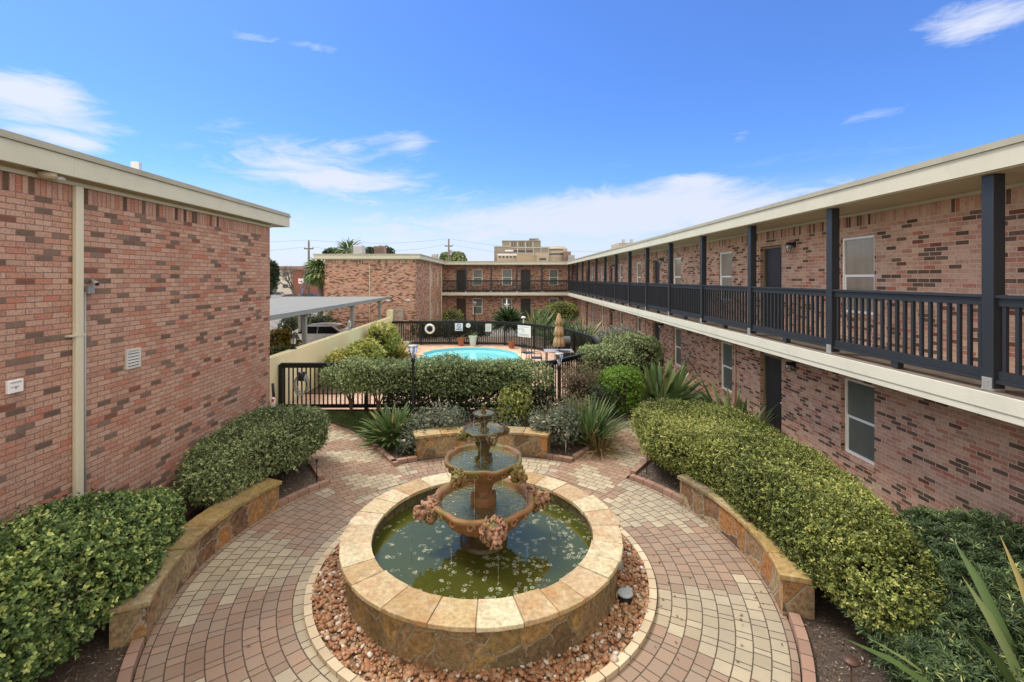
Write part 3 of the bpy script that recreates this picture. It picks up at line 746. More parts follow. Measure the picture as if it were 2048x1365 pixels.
# pebbles, chips, lawn
def pebbles():
    rng = np.random.default_rng(5); bm = bmesh.new(); bmesh.ops.create_icosphere(bm, subdivisions=2, radius=1); v0 = np.array([v.co[:] for v in bm.verts]); f0 = np.array([[v.index for v in f.verts] for f in bm.faces]); bm.free()
    n = 5200; a = rng.uniform(0, 2*PI, n); r = np.sqrt(rng.uniform(1.80**2, 2.215**2, n)); s = rng.uniform(.012, .034, n)*(1+.3*(rng.random(n) < .1))
    x = C1[0]+r*np.cos(a); y = C1[1]+r*np.sin(a); z = .015+rng.uniform(0, .035, n)
    sc_ = np.stack([s*rng.uniform(.8, 1.35, n), s*rng.uniform(.7, 1.1, n), s*rng.uniform(.45, .8, n)], 1)
    th = rng.uniform(0, PI, n); ti = rng.uniform(-.5, .5, n)
    V = v0[None]*(1+.22*np.sin(v0[None]@rng.normal(size=(n, 3, 3))*2.4).sum(2, keepdims=True)*.5)*sc_[:, None]
    X = V[..., 0]*np.cos(th)[:, None]-V[..., 1]*np.sin(th)[:, None]; Y = V[..., 0]*np.sin(th)[:, None]+V[..., 1]*np.cos(th)[:, None]
    Z = V[..., 2]+X*ti[:, None]
    V = np.stack([X+x[:, None], Y+y[:, None], Z+z[:, None]], 2).reshape(-1, 3)
    F = (f0[None]+(np.arange(n)*len(v0))[:, None, None]).reshape(-1, 3); rr = np.repeat(rng.random(n), len(f0))
    def fn(t, p):
        c = t.ramp(t.attr(), [(0, (.22, .085, .035)), (.3, (.36, .165, .07)), (.55, (.30, .12, .06)), (.72, (.42, .25, .13)), (.88, (.30, .22, .16)), (.93, (.60, .55, .46)), (1, (.66, .62, .55))])
        t.put(p.inputs['Base Color'], t.mix(t.mr(t.noise(t.pos(), 60, 4), .4, .7, 0, .4), c, (.5, .36, .22))); p.inputs['Roughness'].default_value = .55
    o = link('pebbles', np_mesh('pebbles', V, F, rr, mat('pebble_stone', fn), True))
    tag(o, 'rust brown and cream river pebbles ringing the stone fountain basin', 'pebbles', kind='stuff')
pebbles()
def flat_bits(name, pts, rng, L, W, m, label, cat):
    n = len(pts); th = rng.uniform(0, 2*PI, n); d = np.stack([np.cos(th), np.sin(th), rng.uniform(-.35, .35, n)], 1); s = np.stack([-np.sin(th), np.cos(th), rng.uniform(-.4, .4, n)], 1)
    l = (L*rng.uniform(.4, 1.2, n))[:, None]; w_ = (W*rng.uniform(.5, 1.3, n))[:, None]; P = np.array(pts)
    V = np.stack([P-d*l/2, P+s*w_/2, P+d*l/2, P-s*w_/2+np.array([0, 0, .004])], 1).reshape(-1, 3); F = np.arange(n)[:, None]*4+np.arange(4)
    o = link(name, np_mesh(name, V, F, rng.random(n), m)); tag(o, label, cat, kind='stuff'); return o
def chips():
    rng = np.random.default_rng(9); rr = random.Random(8); P = []
    while len(P) < 30000:
        x, y = rr.uniform(-5.35, 6.4), rr.uniform(3.2, 13.0)
        if not in_path(x, y) and math.hypot(x-C2[0], y-C2[1]) > 3.99: P.append((x, y, .03+hgt(x, y)+rr.uniform(0, .018)))
    def fn(t, p):
        t.put(p.inputs['Base Color'], t.ramp(t.attr(), [(0, (.05, .035, .026)), (.5, (.15, .105, .075)), (.85, (.28, .21, .155)), (1, (.50, .42, .34))])); p.inputs['Roughness'].default_value = .9
    flat_bits('mulch_chips', P, rng, .045, .012, mat('bark_chip', fn), 'brown bark mulch covering the planting beds round the brick paths', 'mulch')
chips()
def litter():
    rng = np.random.default_rng(31); rr = random.Random(33); P = []
    while len(P) < 170:
        x, y = rr.uniform(-4, 3.4), rr.uniform(3.5, 10.5); r = math.hypot(x-C2[0], y-C2[1])
        if 2.45 < r < 3.8 and rr.random() < .25+.75*abs(r-3.1)/.7: P.append((x, y, .012))
    def fn(t, p): t.put(p.inputs['Base Color'], t.ramp(t.attr(), [(0, (.06, .035, .02)), (.6, (.20, .10, .04)), (1, (.36, .27, .10))])); p.inputs['Roughness'].default_value = .8
    flat_bits('fallen_leaves', P, rng, .045, .022, mat('dry_leaf', fn), 'small dry brown leaves scattered on the ring of pavers', 'leaves')
litter()
def lawn():
    rng = np.random.default_rng(12); rr = random.Random(12); P = []
    poly = [(-5.9, 12.6), (-4.9, 12.5), (-4.0, 11.9), (-3.3, 11.1), (-2.75, 10.5), (-2.4, 11.4), (-3.0, 12.5), (-3.6, 13.0), (-5.9, 13.1)]
    def ins(x, y):
        c = False; j = len(poly)-1
        for i in range(len(poly)):
            a, b = poly[i], poly[j]
            if (a[1] > y) != (b[1] > y) and x < (b[0]-a[0])*(y-a[1])/(b[1]-a[1])+a[0]: c = not c
            j = i
        return c
    while len(P) < 26000:
        x, y = rr.uniform(-6, -2.2), rr.uniform(10.4, 13.1)
        if ins(x, y) and not in_path(x, y): P.append((x, y, .02+hgt(x, y)))
    P = np.array(P); n = len(P); th = rng.uniform(0, 2*PI, n); ln = rng.uniform(.4, 1.1, n)*.075; lean = rng.uniform(0, .8, n)
    tip = P+np.stack([np.cos(th)*ln*lean, np.sin(th)*ln*lean, ln], 1); s = np.stack([-np.sin(th), np.cos(th), np.zeros(n)], 1)*.006
    V = np.stack([P-s, P+s, tip], 1).reshape(-1, 3); F = np.arange(n)[:, None]*3+np.arange(3)
    o = link('lawn', np_mesh('lawn', V, F, rng.random(n), L_grass)); tag(o, 'dark green patch of lawn behind the curved brick kerb', 'lawn', kind='stuff')
lawn()

# pool deck and pool
fence_line = [(-6.45, 13.25), (-3.5, 13.3), (.6, 13.3), (1.35, 13.65), (2.24, 14.7), (3.05, 15.9), (3.45, 17.2), (3.58, 19.3), (3.12, 21.5), (2.75, 22.7), (1.95, 23.7), (1.47, 24.4), (-.10, 25.9), (-3.2, 26.2), (-6.45, 26.2)]
pool_pts = [(-4.15, 23.3), (-3.7, 24.3), (-2.75, 24.9), (-1.75, 25.1), (-.75, 24.8), (.08, 24.0), (.5, 23), (.62, 21.4), (.9, 19.5), (.8, 17.4), (0, 16.0), (-1.6, 15.4), (-3.2, 15.7), (-4.5, 16.9), (-4.95, 18.8), (-4.7, 20.8), (-4.0, 22.1), (-3.85, 22.35), (-4.1, 22.8)]
pp = smooth(pool_pts+[pool_pts[0]], 5)[:-1]
def ring_out(poly, d):
    out = []; n = len(poly)
    for i in range(n):
        a = poly[i-1]; b = poly[(i+1) % n]; t = Vector((b[0]-a[0], b[1]-a[1])).normalized(); out.append((poly[i][0]-t.y*d, poly[i][1]+t.x*d))
    return out
po = ring_out(pp, .32)
def deck():
    bm = bmesh.new(); o_ = [bm.verts.new((x, y, .25)) for x, y in fence_line]; i_ = [bm.verts.new((x, y, .25)) for x, y in pp]
    es = [bm.edges.new((L_[k], L_[(k+1) % len(L_)])) for L_ in (o_, i_) for k in range(len(L_))]
    bmesh.ops.triangle_fill(bm, use_beauty=True, use_dissolve=False, edges=es)
    # drop anything that fills the pool
    uvl = bm.loops.layers.uv.new('UVMap')
    for f in bm.faces:
        if f.normal.z < 0: f.normal_flip()
        for l in f.loops: l[uvl].uv = (l.vert.co.x*.92+l.vert.co.y*.39, -l.vert.co.x*.39+l.vert.co.y*.92)
    me = bpy.data.meshes.new('pool_deck'); bm.to_mesh(me); bm.free(); me.materials.append(m_deckp); o = link('pool_deck', me); o['kind'] = 'structure'
deck()
mb = MB(); n = len(pp); rr = random.Random(4)
rv = 0
for k in range(n):
    k2 = (k+1) % n
    if k % 2 == 0: rv = rr.random()
    mb.quad((*pp[k], .262), (*po[k], .262), (*po[k2], .262), (*pp[k2], .262), r=rv)
    mb.quad((*pp[k], .262), (*pp[k2], .262), (*pp[k2], -.9), (*pp[k], -.9), m=1)
    mb.quad((*po[k], .262), (*po[k], .24), (*po[k2], .24), (*po[k2], .262), r=rv)
mb.prism(pp, 0, -.9, m=1, top_only=True)
struct('pool_basin', mb, [m_poolcop, mat('pool_plaster', color=(.25, .62, .72), rough=.6, noise=.08)])
def pw(t, p):
    P = t.pos(); n = t.noise(t.vm('MULTIPLY', P, (1, .6, 1)), 2.2, 4, .6)
    t.put(p.inputs['Base Color'], t.mix(n, (.12, .60, .68), (.30, .76, .80))); p.inputs['Roughness'].default_value = .08
    t.put(p.inputs['Normal'], t.bump(t.noise(P, 7, 3), .10, .03)); p.inputs['Specular IOR Level'].default_value = .3
mb = MB(); mb.prism(pp, 0, .12, top_only=True); struct('pool_water', mb, mat('pool_water', pw))

# ================================================================= BUILDINGS
class Fr:
    """wall frame: u along the wall, d into the wall, z up"""
    def __init__(s, axis, plane, out): s.a, s.p, s.o = axis, plane, out
    def pt(s, u, d, z): return (s.p-s.o*d, u, z) if s.a == 'x' else (u, s.p-s.o*d, z)
    def box(s, mb, u0, u1, d0, d1, z0, z1, m=0, r=0.0):
        a = s.pt(u0, d0, z0); b = s.pt(u1, d1, z1)
        return mb.box(min(a[0], b[0]), max(a[0], b[0]), min(a[1], b[1]), max(a[1], b[1]), z0, z1, m, r)
def wall(fr, u0, u1, z0, z1, ops, parent, mats, soldier=.2, depth=.12, name='wall'):
    mb = MB(); us = sorted({u0, u1, *[q for o in ops for q in o[:2]]}); zs = sorted({z0, z1, *[q for o in ops for q in o[2:4]], *([z1-soldier] if soldier else [])})
    for i in range(len(us)-1):
        for j in range(len(zs)-1):
            a, b, c, d = us[i], us[i+1], zs[j], zs[j+1]; um, zm = (a+b)/2, (c+d)/2
            if any(o[0] < um < o[1] and o[2] < zm < o[3] for o in ops): continue
            sol = soldier and zm > z1-soldier
            uv = [((q[1]-z1, q[0]) if sol else q) for q in ((a, c), (b, c), (b, d), (a, d))]
            mb.quad(fr.pt(a, 0, c), fr.pt(b, 0, c), fr.pt(b, 0, d), fr.pt(a, 0, d), uv, 1 if sol else 0)
    for (a, b, c, d) in [o[:4] for o in ops]:
        for (p, q, ax) in (((a, c), (a, d), 0), ((b, d), (b, c), 0), ((a, d), (b, d), 1), ((b, c), (a, c), 1)):
            uv = [(0, p[1]), (0, q[1]), (depth, q[1]), (depth, p[1])] if ax == 0 else [(p[0], 0), (q[0], 0), (q[0], depth), (p[0], depth)]
            mb.quad(fr.pt(p[0], 0, p[1]), fr.pt(q[0], 0, q[1]), fr.pt(q[0], depth, q[1]), fr.pt(p[0], depth, p[1]), uv, 0)
    return part(name, mb, mats, parent)
def window(fr, u0, u1, z0, z1, parent, glass, rec=.05, fm=None, label=None):
    fm = fm or m_white; mb = MB(); f = .045; d0, d1 = rec, rec+.05
    fr.box(mb, u0, u0+f, d0, d1, z0, z1); fr.box(mb, u1-f, u1, d0, d1, z0, z1)
    fr.box(mb, u0+f, u1-f, d0, d1, z1-f, z1); fr.box(mb, u0+f, u1-f, d0-.012, d1, z0, z0+f)
    zm = z0+(z1-z0)*.49
    w_ = part('window', mb, fm, parent, bevel=.004)
    mb = MB(); fr.box(mb, u0+f, u1-f, d0+.012, d1, zm-.022, zm+.022); fr.box(mb, u0+f, u0+f+.025, d0+.018, d1, z0+f, zm-.022); fr.box(mb, u1-f-.025, u1-f, d0+.018, d1, z0+f, zm-.022)
    part('sash', mb, fm, w_)
    for (a, b) in ((z0+f, zm-.022), (zm+.022, z1-f)):
        mb = MB(); fr.box(mb, u0+f, u1-f, d0+.028, d0+.036, a, b); part('pane', mb, glass, w_)
    return w_
def door(fr, u0, u1, z0, z1, parent, m=None, rec=.10, hinge=1):
    mb = MB(); g = .055
    fr.box(mb, u0, u0+g, rec-.03, rec+.06, z0, z1); fr.box(mb, u1-g, u1, rec-.03, rec+.06, z0, z1); fr.box(mb, u0+g, u1-g, rec-.03, rec+.06, z1-g, z1)
    dr = part('door', mb, m_doorf, parent, bevel=.004)
    mb = MB(); a, b, c, d = u0+g, u1-g, z0+.02, z1-g
    fr.box(mb, a, b, rec+.02, rec+.05, c, d)
    w_ = (b-a); s_ = .13
    for (p0, p1) in ((c+.15, c+.78), (c+.92, d-.15)):
        fr.box(mb, a+s_, b-s_, rec+.012, rec+.021, p0, p1); fr.box(mb, a+s_+.05, b-s_-.05, rec+.006, rec+.013, p0+.05, p1-.05)
    part('door_leaf', mb, m or m_doorp, dr, bevel=.004)
    mb = MB(); u = a+.07 if hinge > 0 else b-.07; p = fr.pt(u, rec-.03, c+.97); q = fr.pt(u, rec+.02, c+.97)
    mb.tube([q, p], .012, 8); mb.ell(p, (.028, .028, .028), 10); part('handle', mb, m_alu, dr, smooth=True)
    return dr
def railing(parent, a, b, axis, fixed, z=2.703, count=19, sub=False):
    mb = MB(); F_ = (lambda s0, s1, w0, w1, z0, z1, mb=mb: mb.box(fixed+w0, fixed+w1, s0, s1, z0, z1)) if axis == 'x' else (lambda s0, s1, w0, w1, z0, z1, mb=mb: mb.box(s0, s1, fixed+w0, fixed+w1, z0, z1))
    F_(a, b, -.055, .055, z+1.067, z+1.102); F_(a, b, -.028, .028, z+.975, z+1.067)
    F_(a, b, -.028, .028, z+.125, z+.235); F_(a, b, -.05, .05, z+.092, z+.125)
    c = (a+b)/2; F_(c-.06, c+.06, -.045, .045, z+.003, z+.092)
    bl = [a+(b-a)*(k+.5)/count for k in range(count)]
    if not sub:
        for u in bl: F_(u-.019, u+.019, -.019, .019, z+.235, z+.975)
    o = part('railing', mb, m_blackwood, parent, bevel=.004 if sub else 0)
    if sub:
        for u in bl:
            m2 = MB()
            if axis == 'x': m2.box(fixed-.019, fixed+.019, u-.019, u+.019, z+.235, z+.975)
            else: m2.box(u-.019, u+.019, fixed-.019, fixed+.019, z+.235, z+.975)
            part('baluster', m2, m_blackwood, o)
    return o
ZF = 2.703
def wall_lamp(x, y, z, label, grp='caged porch lamps beside the apartment doors', first=[None]):
    if first[0] is None:
        t = thing('wall_lamp', label, 'wall lamp', (x, y, z), grp, local=True); first[0] = t
        mb = MB(); mb.box(-.03, 0, -.055, .055, -.06, .06); mb.tube([(-.03, 0, .02), (-.10, 0, .02)], .025, 8); mb.lathe([(.045, .05), (.06, .02), (.062, -.01), (.0, -.01)], 12, (-.13, 0)); part('bracket', mb, m_black, t, smooth=False)
        mb = MB(); mb.lathe([(.03, 0), (.05, -.03), (.052, -.10), (.03, -.15), (.0, -.16)], 14, (-.13, 0)); part('glass_jar', mb, m_glassf, t, smooth=True)
        mb = MB()
        for k in range(6):
            a = k*PI/3; mb.tube([(-.13+math.cos(a)*.06, math.sin(a)*.06, 0), (-.13+math.cos(a)*.068, math.sin(a)*.068, -.08), (-.13+math.cos(a)*.045, math.sin(a)*.045, -.155), (-.13, 0, -.18)], .004, 5)
        mb.lathe([(.068, -.075), (.070, -.08), (.068, -.085)], 16, (-.13, 0)); part('cage', mb, m_black, t)
        return t
    c = copy_tree(first[0]); c.location = (x, y, z); c['label'] = label; return c

def long_boards(mb, x0, x1, y0, y1, z0, z1, L=4.27):
    rr = random.Random(int(z0*10)+int(y1)); y = y0
    while y < y1:
        e = min(y+L, y1); d = rr.uniform(-.0022, .0022); dz = rr.uniform(-.002, .002); mb.box(x0+d, x1+d*.5, y+.0015, e-.0015, z0+dz, z1); y = e
def big_building():
    T = thing('apartment_building', 'two-storey brick apartment building wrapping the courtyard with black balcony railings and cream fascia', 'building', (9, 25, 0))
    W = 6.47; fr = Fr('x', W, -1)
    Y0, Y1, YB = -4.0, 42.92, 42.92
    wins = [(8.18, 9.0), (-.2, .62), (3.0, 3.82), (13.34, 14.16), (17.25, 18.07), (22.4, 23.2), (25.9, 26.7), (31.0, 31.8), (34.6, 35.4), (39.6, 40.4)]
    doors = [(10.94, 11.86), (19.66, 20.58), (28.35, 29.27), (37.0, 37.92)]
    for lv, (zb, zt) in enumerate(((0.0, 2.43), (2.703, 5.15))):
        z0 = .03 if lv == 0 else 2.72; wz = (.66, 2.09) if lv == 0 else (3.34, 4.77); dz = (z0, 2.105 if lv == 0 else 4.79)
        ops = [(a, b, *wz) for a, b in wins]+[(a, b, *dz) for a, b in doors]
        wall(fr, Y0, Y1, zb-.1 if lv == 0 else zb, zt, ops, T, [b_right, b_right_s], soldier=0 if lv == 0 else .2)
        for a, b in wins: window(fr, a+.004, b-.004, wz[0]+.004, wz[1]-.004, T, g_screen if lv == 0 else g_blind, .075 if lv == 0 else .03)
        for a, b in doors: door(fr, a+.004, b-.004, dz[0], dz[1]-.004, T)
        mb = MB()     # rowlock sills
        for a, b in wins: mb = MB(); fr.box(mb, a-.02, b+.02, -.02, .05, wz[0]-.075, wz[0]-.003); part('window_sill', mb, b_right_s, T)
    mb = MB(); mb.box(6.62, 13.5, Y0, 49.5, 0, 5.42); mb.box(-6.05, 6.62, 43.07, 49.5, 0, 5.42); mb.box(-11.73, -6.0, 30.2, 49.5, 0, 5.42); part('interior_wall', mb, b_far, T)
    # rear wing
    frb = Fr('y', YB, -1)
    X = lambda u, Y=YB: (u-1013)*Y/930
    dx = [(X(912), X(932.5)), (X(1041), X(1062))]; wx = [(X(945.5), X(965)), (X(1004), X(1024)), (X(1098), X(1116.5))]
    for lv, (zb, zt) in enumerate(((0.0, 2.43), (2.703, 5.15))):
        z0 = .03 if lv == 0 else 2.72; wz = (.66, 2.12) if lv == 0 else (3.34, 4.80); dz = (z0, 2.12 if lv == 0 else 4.80)
        wall(frb, -5.87, W, zb-.1 if lv == 0 else zb, zt, [(a, b, *wz) for a, b in wx]+[(a, b, *dz) for a, b in dx], T, [b_far, b_far], soldier=0)
        for a, b in wx: window(frb, a+.004, b-.004, wz[0]+.004, wz[1]-.004, T, g_green, .03)
        for k, (a, b) in enumerate(dx): door(frb, a+.004, b-.004, dz[0], dz[1]-.004, T, m_brown if (lv == 0 and k == 0) else m_doorp)
    # left projecting wing
    frs = Fr('x', -5.87, 1); ops = [(36.4, 36.95, .8, 2.05), (39.6, 40.2, .8, 2.05), (36.4, 36.95, 3.35, 4.72), (39.6, 40.2, 3.35, 4.72)]
    wall(frs, 30.05, YB, -.1, 5.18, ops, T, [b_far, b_far], soldier=0)
    for o in ops: window(frs, o[0]+.004, o[1]-.004, o[2]+.004, o[3]-.004, T, g_green, .04)
    frf = Fr('y', 30.05, -1); wall(frf, -11.75, -5.87, -.1, 5.18, [], T, [b_far, b_right_s], soldier=.2)
    wall(Fr('x', -11.75, -1), 30.05, 49.5, -.1, 5.18, [], T, [b_far, b_far], soldier=0)
    # slabs
    mb = MB(); mb.box(5.475, W, Y0, 41.93, 2.45, 2.695, 1); mb.box(-5.87, W, 41.93, YB, 2.45, 2.695, 1); part('walkway_slab', mb, [m_slab, m_deckc], T)
    mb = MB(); long_boards(mb, 5.45, 5.475, Y0, 41.93, 2.515, 2.70); mb.box(-5.87, 5.45, 41.905, 41.93, 2.515, 2.70); part('slab_fascia', mb, m_slab, T, bevel=.005)
    mb = MB(); mb.box(5.462, 5.475, Y0, 41.93, 2.43, 2.513); mb.box(-5.87, 5.462, 41.917, 41.93, 2.43, 2.513); part('slab_trim', mb, m_slab, T)
    # roof
    mb = MB(); mb.box(5.48, W, Y0, 42.95, 5.197, 5.42); mb.box(-5.84, 5.48, 41.93, YB, 5.197, 5.42); mb.box(-12.3, -5.57, 29.73, 30.05, 5.21, 5.42); mb.box(-5.865, -5.57, 30.05, 41.93, 5.21, 5.42); part('soffit', mb, m_soffit, T)
    mb = MB(); mb.box(5.48, 13.6, Y0, 49.6, 5.425, 5.50); mb.box(-5.57, 5.48, 41.93, 49.6, 5.425, 5.498); mb.box(-12.3, -5.57, 29.73, 49.6, 5.425, 5.52); part('roof', mb, m_conc, T)
    mb = MB(); long_boards(mb, 5.45, 5.478, Y0, 41.93, 5.213, 5.437); mb.box(-5.54, 5.45, 41.905, 41.928, 5.213, 5.437)
    mb.box(-12.33, -5.54, 29.70, 29.728, 5.235, 5.46); mb.box(-5.568, -5.54, 29.73, 41.93, 5.235, 5.46); mb.box(-12.33, -12.302, 29.73, 49.6, 5.235, 5.46)
    part('fascia', mb, m_fascia, T)
    mb = MB(); mb.box(5.425, 5.47, Y0, 41.93, 5.440, 5.515); mb.box(-5.54, 5.45, 41.88, 41.925, 5.440, 5.515)
    mb.box(-12.36, -5.51, 29.67, 29.72, 5.463, 5.55); mb.box(-5.56, -5.51, 29.72, 41.93, 5.463, 5.55); part('roof_edge', mb, m_trimd, T)
    mb = MB(); mb.box(W-.03, W-.002, Y0, YB, 5.15, 5.195); mb.box(-5.84, W-.03, YB-.03, YB-.002, 5.15, 5.195); mb.box(-11.75, -5.84, 30.02, 30.048, 5.16, 5.208); mb.box(-5.868, -5.84, 30.048, 41.9, 5.16, 5.208); part('cornice_trim', mb, m_fascia, T)
    # posts and railings
    ys = [5.453+2.645*k for k in range(-2, 14)]
    posts = [(5.566, y-.138) for y in ys]+[(x-.069, 41.99) for x in (3.2, .93, -1.38, -3.68)]+[(5.566, 41.99)]
    first = None
    for (x, y) in posts:
        mb = MB(); mb.box(x, x+.138, y, y+.138, ZF+.03, 5.195); p = part('post', mb, m_blackwood, T, bevel=.006)
        mb = MB(); 
        if y < 41: mb.box(x-.006, x, y+.012, y+.126, ZF+.0, ZF+.15); mb.box(x-.012, x-.006, y+.05, y+.07, ZF+.055, ZF+.07); mb.box(x-.012, x-.006, y+.05, y+.07, ZF+.10, ZF+.115); mb.box(x, x+.138, y, y+.138, ZF-.004, ZF+.03)
        else: mb.box(x+.012, x+.126, y-.006, y, ZF, ZF+.13)
        part('bracket', mb, m_alub, p)
    for k in range(len(ys)-1): railing(T, ys[k]+.001, ys[k+1]-.139, 'x', 5.635, sub=(2 <= k <= 6))
    railing(T, ys[-1]+.001, 41.98, 'x', 5.635, count=16)
    xs = [-5.83, -3.68, -1.38, .93, 3.2, 5.56]
    for k in range(5): railing(T, xs[k]+.07, xs[k+1]-.07, 'y', 42.06, count=16)
    # pipes
    def pipe(pts, r, m, n=8, name='conduit'): mb = MB(); mb.tube(pts, r, n); return part(name, mb, m, T, smooth=True)
    pipe([(W-.03, 13.1, 0), (W-.03, 13.1, 2.44)], .022, m_pinkpipe)
    for y in (21.6, 30.1): pipe([(W-.03, y, 0), (W-.03, y, 2.44)], .022, m_pinkpipe)
    mb = MB(); mb.box(-5.87, -5.79, 35.5, 35.6, .2, 5.21); part('downspout', mb, m_spout, T)
    mb = MB(); mb.box(-5.90, -5.80, 41.80, 41.90, .1, 5.2); part('downspout', mb, m_spout, T)
    pipe([(-8.83, 30.02, 0), (-8.83, 30.02, 5.2)], .02, m_spout)
    for x in (-4.95, -2.0, 1.1, 4.35): pipe([(x, YB-.03, 0), (x, YB-.03, 2.44)], .018, m_pinkpipe)
    mb = MB(); mb.box(5.02, 5.45, YB-.12, YB-.002, 1.35, 1.95); part('meter_box', mb, m_doorf, T)
    mb = MB(); mb.box(5.95, 6.3, YB-.12, YB-.002, .95, 1.3); part('meter_box', mb, m_doorf, T)
big_building()
for k, (y, d) in enumerate(((10.45, 'nearest'), (19.2, 'second'), (27.9, 'third'), (36.6, 'farthest'))):
    for lv, z in ((0, 2.06), (1, 4.75)):
        nm = {('nearest', 1): 'caged porch lamp beside the upstairs door nearest the camera', ('nearest', 0): 'caged porch lamp under the balcony beside the lower door nearest the camera'}.get((d, lv))
        wall_lamp(6.47, y, z, nm or f'caged porch lamp beside the {d} {"upstairs" if lv else "ground floor"} door from the camera')

def left_building():
    T = thing('brick_building', 'windowless pinkish brick building with cream roof fascia and downspout at the left', 'building', (-9, 5, 0))
    fr = Fr('x', -5.36, 1); Y0, YE = -3.0, 10.53
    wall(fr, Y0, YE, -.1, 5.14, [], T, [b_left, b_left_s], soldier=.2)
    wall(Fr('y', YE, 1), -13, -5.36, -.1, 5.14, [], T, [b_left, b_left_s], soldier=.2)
    mb = MB(); mb.box(-13, -5.5, Y0, YE-.14, 0, 5.2); part('interior_wall', mb, b_far, T)
    mb = MB(); mb.box(-5.36, -5.325, Y0, YE+.035, 5.14, 5.185); mb.box(-13, -5.36, YE, YE+.035, 5.14, 5.185); part('frieze_board', mb, m_fascia, T)
    mb = MB(); mb.box(-13.2, -5.178, Y0, 11.02, 5.225, 5.42); mb.box(-13.2, -5.345, Y0, YE+.02, 5.187, 5.225); part('soffit', mb, m_soffit, T)
    mb = MB(); mb.box(-13.2, -5.19, Y0, 11.0, 5.423, 5.50); part('roof', mb, m_conc, T)
    mb = MB(); long_boards(mb, -5.176, -5.15, Y0, 11.05, 5.205, 5.437); mb.box(-13.2, -5.18, 11.024, 11.048, 5.205, 5.437); part('fascia', mb, m_fascia, T, bevel=.004)
    mb = MB(); mb.box(-5.176, -5.125, Y0, 11.07, 5.440, 5.465); mb.box(-5.19, -5.145, Y0, 11.06, 5.467, 5.52); mb.box(-13.2, -5.19, 11.01, 11.09, 5.442, 5.515); part('roof_edge', mb, m_trimd, T)
    mb = MB(); mb.box(-5.357, -5.297, 5.73, 5.835, .0, 5.137); part('downspout', mb, m_spout, T, bevel=.012, )
    mb = MB(); mb.box(-5.36, -5.292, 5.64, 5.845, 3.28, 3.302); part('pipe_strap', mb, m_spout, T)
    mb = MB(); mb.tube([(-5.345, 5.895, 0), (-5.345, 5.895, 3.82)], .014, 8); part('conduit', mb, m_grey, T, smooth=True)
    mb = MB(); mb.tube([(-6.6, 8.29, 5.5), (-6.6, 8.29, 6.06)], .08, 16); p = part('roof_vent', mb, m_alu, T, smooth=False)
    # louvred vent and switch plate are lifted off with the wall
    mb = MB(); y0, y1, z0, z1 = 6.53, 6.79, 2.71, 2.99
    for a in ((y0, y0+.03, z0, z1), (y1-.03, y1, z0, z1), (y0+.03, y1-.03, z1-.03, z1), (y0+.03, y1-.03, z0, z0+.03)): mb.box(-5.358, -5.335, *a)
    for k in range(5):
        z = z0+.045+k*.043; i = len(mb.v); mb.v += [(-5.357, y0+.03, z+.03), (-5.357, y1-.03, z+.03), (-5.338, y1-.03, z), (-5.338, y0+.03, z)]; mb.face((i, i+1, i+2, i+3))
    v = part('vent_grille', mb, mat('vent_paint', color=(.60, .60, .56), rough=.6, noise=.08), T); mb = MB(); mb.box(-5.3595, -5.3575, y0+.02, y1-.02, z0+.02, z1-.02); part('vent_opening', mb, m_dark, v)
    mb = MB(); mb.box(-5.36, -5.325, 4.97, 5.13, 2.755, 2.895); w_ = part('wall_plate', mb, m_white, T, bevel=.006)
    mb = MB(); mb.box(-5.325, -5.321, 4.995, 5.105, 2.865, 2.875); mb.box(-5.325, -5.321, 4.995, 5.08, 2.82, 2.826); mb.box(-5.325, -5.319, 5.04, 5.055, 2.80, 2.826); part('plate_slot', mb, m_grey, w_)
left_building()
t = thing('security_camera', 'small grey bullet camera on a junction box beside the cream downspout', 'camera', (-5.35, 5.95, 3.8))
mb = MB(); mb.box(-5.358, -5.30, 5.90, 5.99, 3.80, 3.90); part('junction_box', mb, m_grey, t, bevel=.004)
mb = MB(); mb.tube([(-5.32, 5.95, 3.90), (-5.29, 5.95, 3.935)], .012, 8); part('bracket', mb, m_grey, t)
mb = MB(); mb.tube([(-5.33, 5.98, 3.965), (-5.16, 5.86, 3.925)], .026, 12); part('camera_housing', mb, m_alub, t, smooth=True)
mb = MB(); mb.tube([(-5.16, 5.86, 3.925), (-5.155, 5.857, 3.923)], .022, 12); part('lens', mb, m_black, t)
t = thing('eave_light', 'round ribbed light fitting fixed under the left roof eave', 'light', (-5.25, 5.3, 5.2))
mb = MB(); mb.lathe([(.0, 5.135), (.06, 5.14), (.085, 5.165), (.085, 5.205)], 20, (-5.26, 5.33)); part('cover', mb, m_soffit, t, smooth=False)
mb = MB(); mb.ell((-5.215, 5.44, 5.16), (.035, .06, .03), 12); part('lamp_head', mb, m_glassf, t, smooth=True)

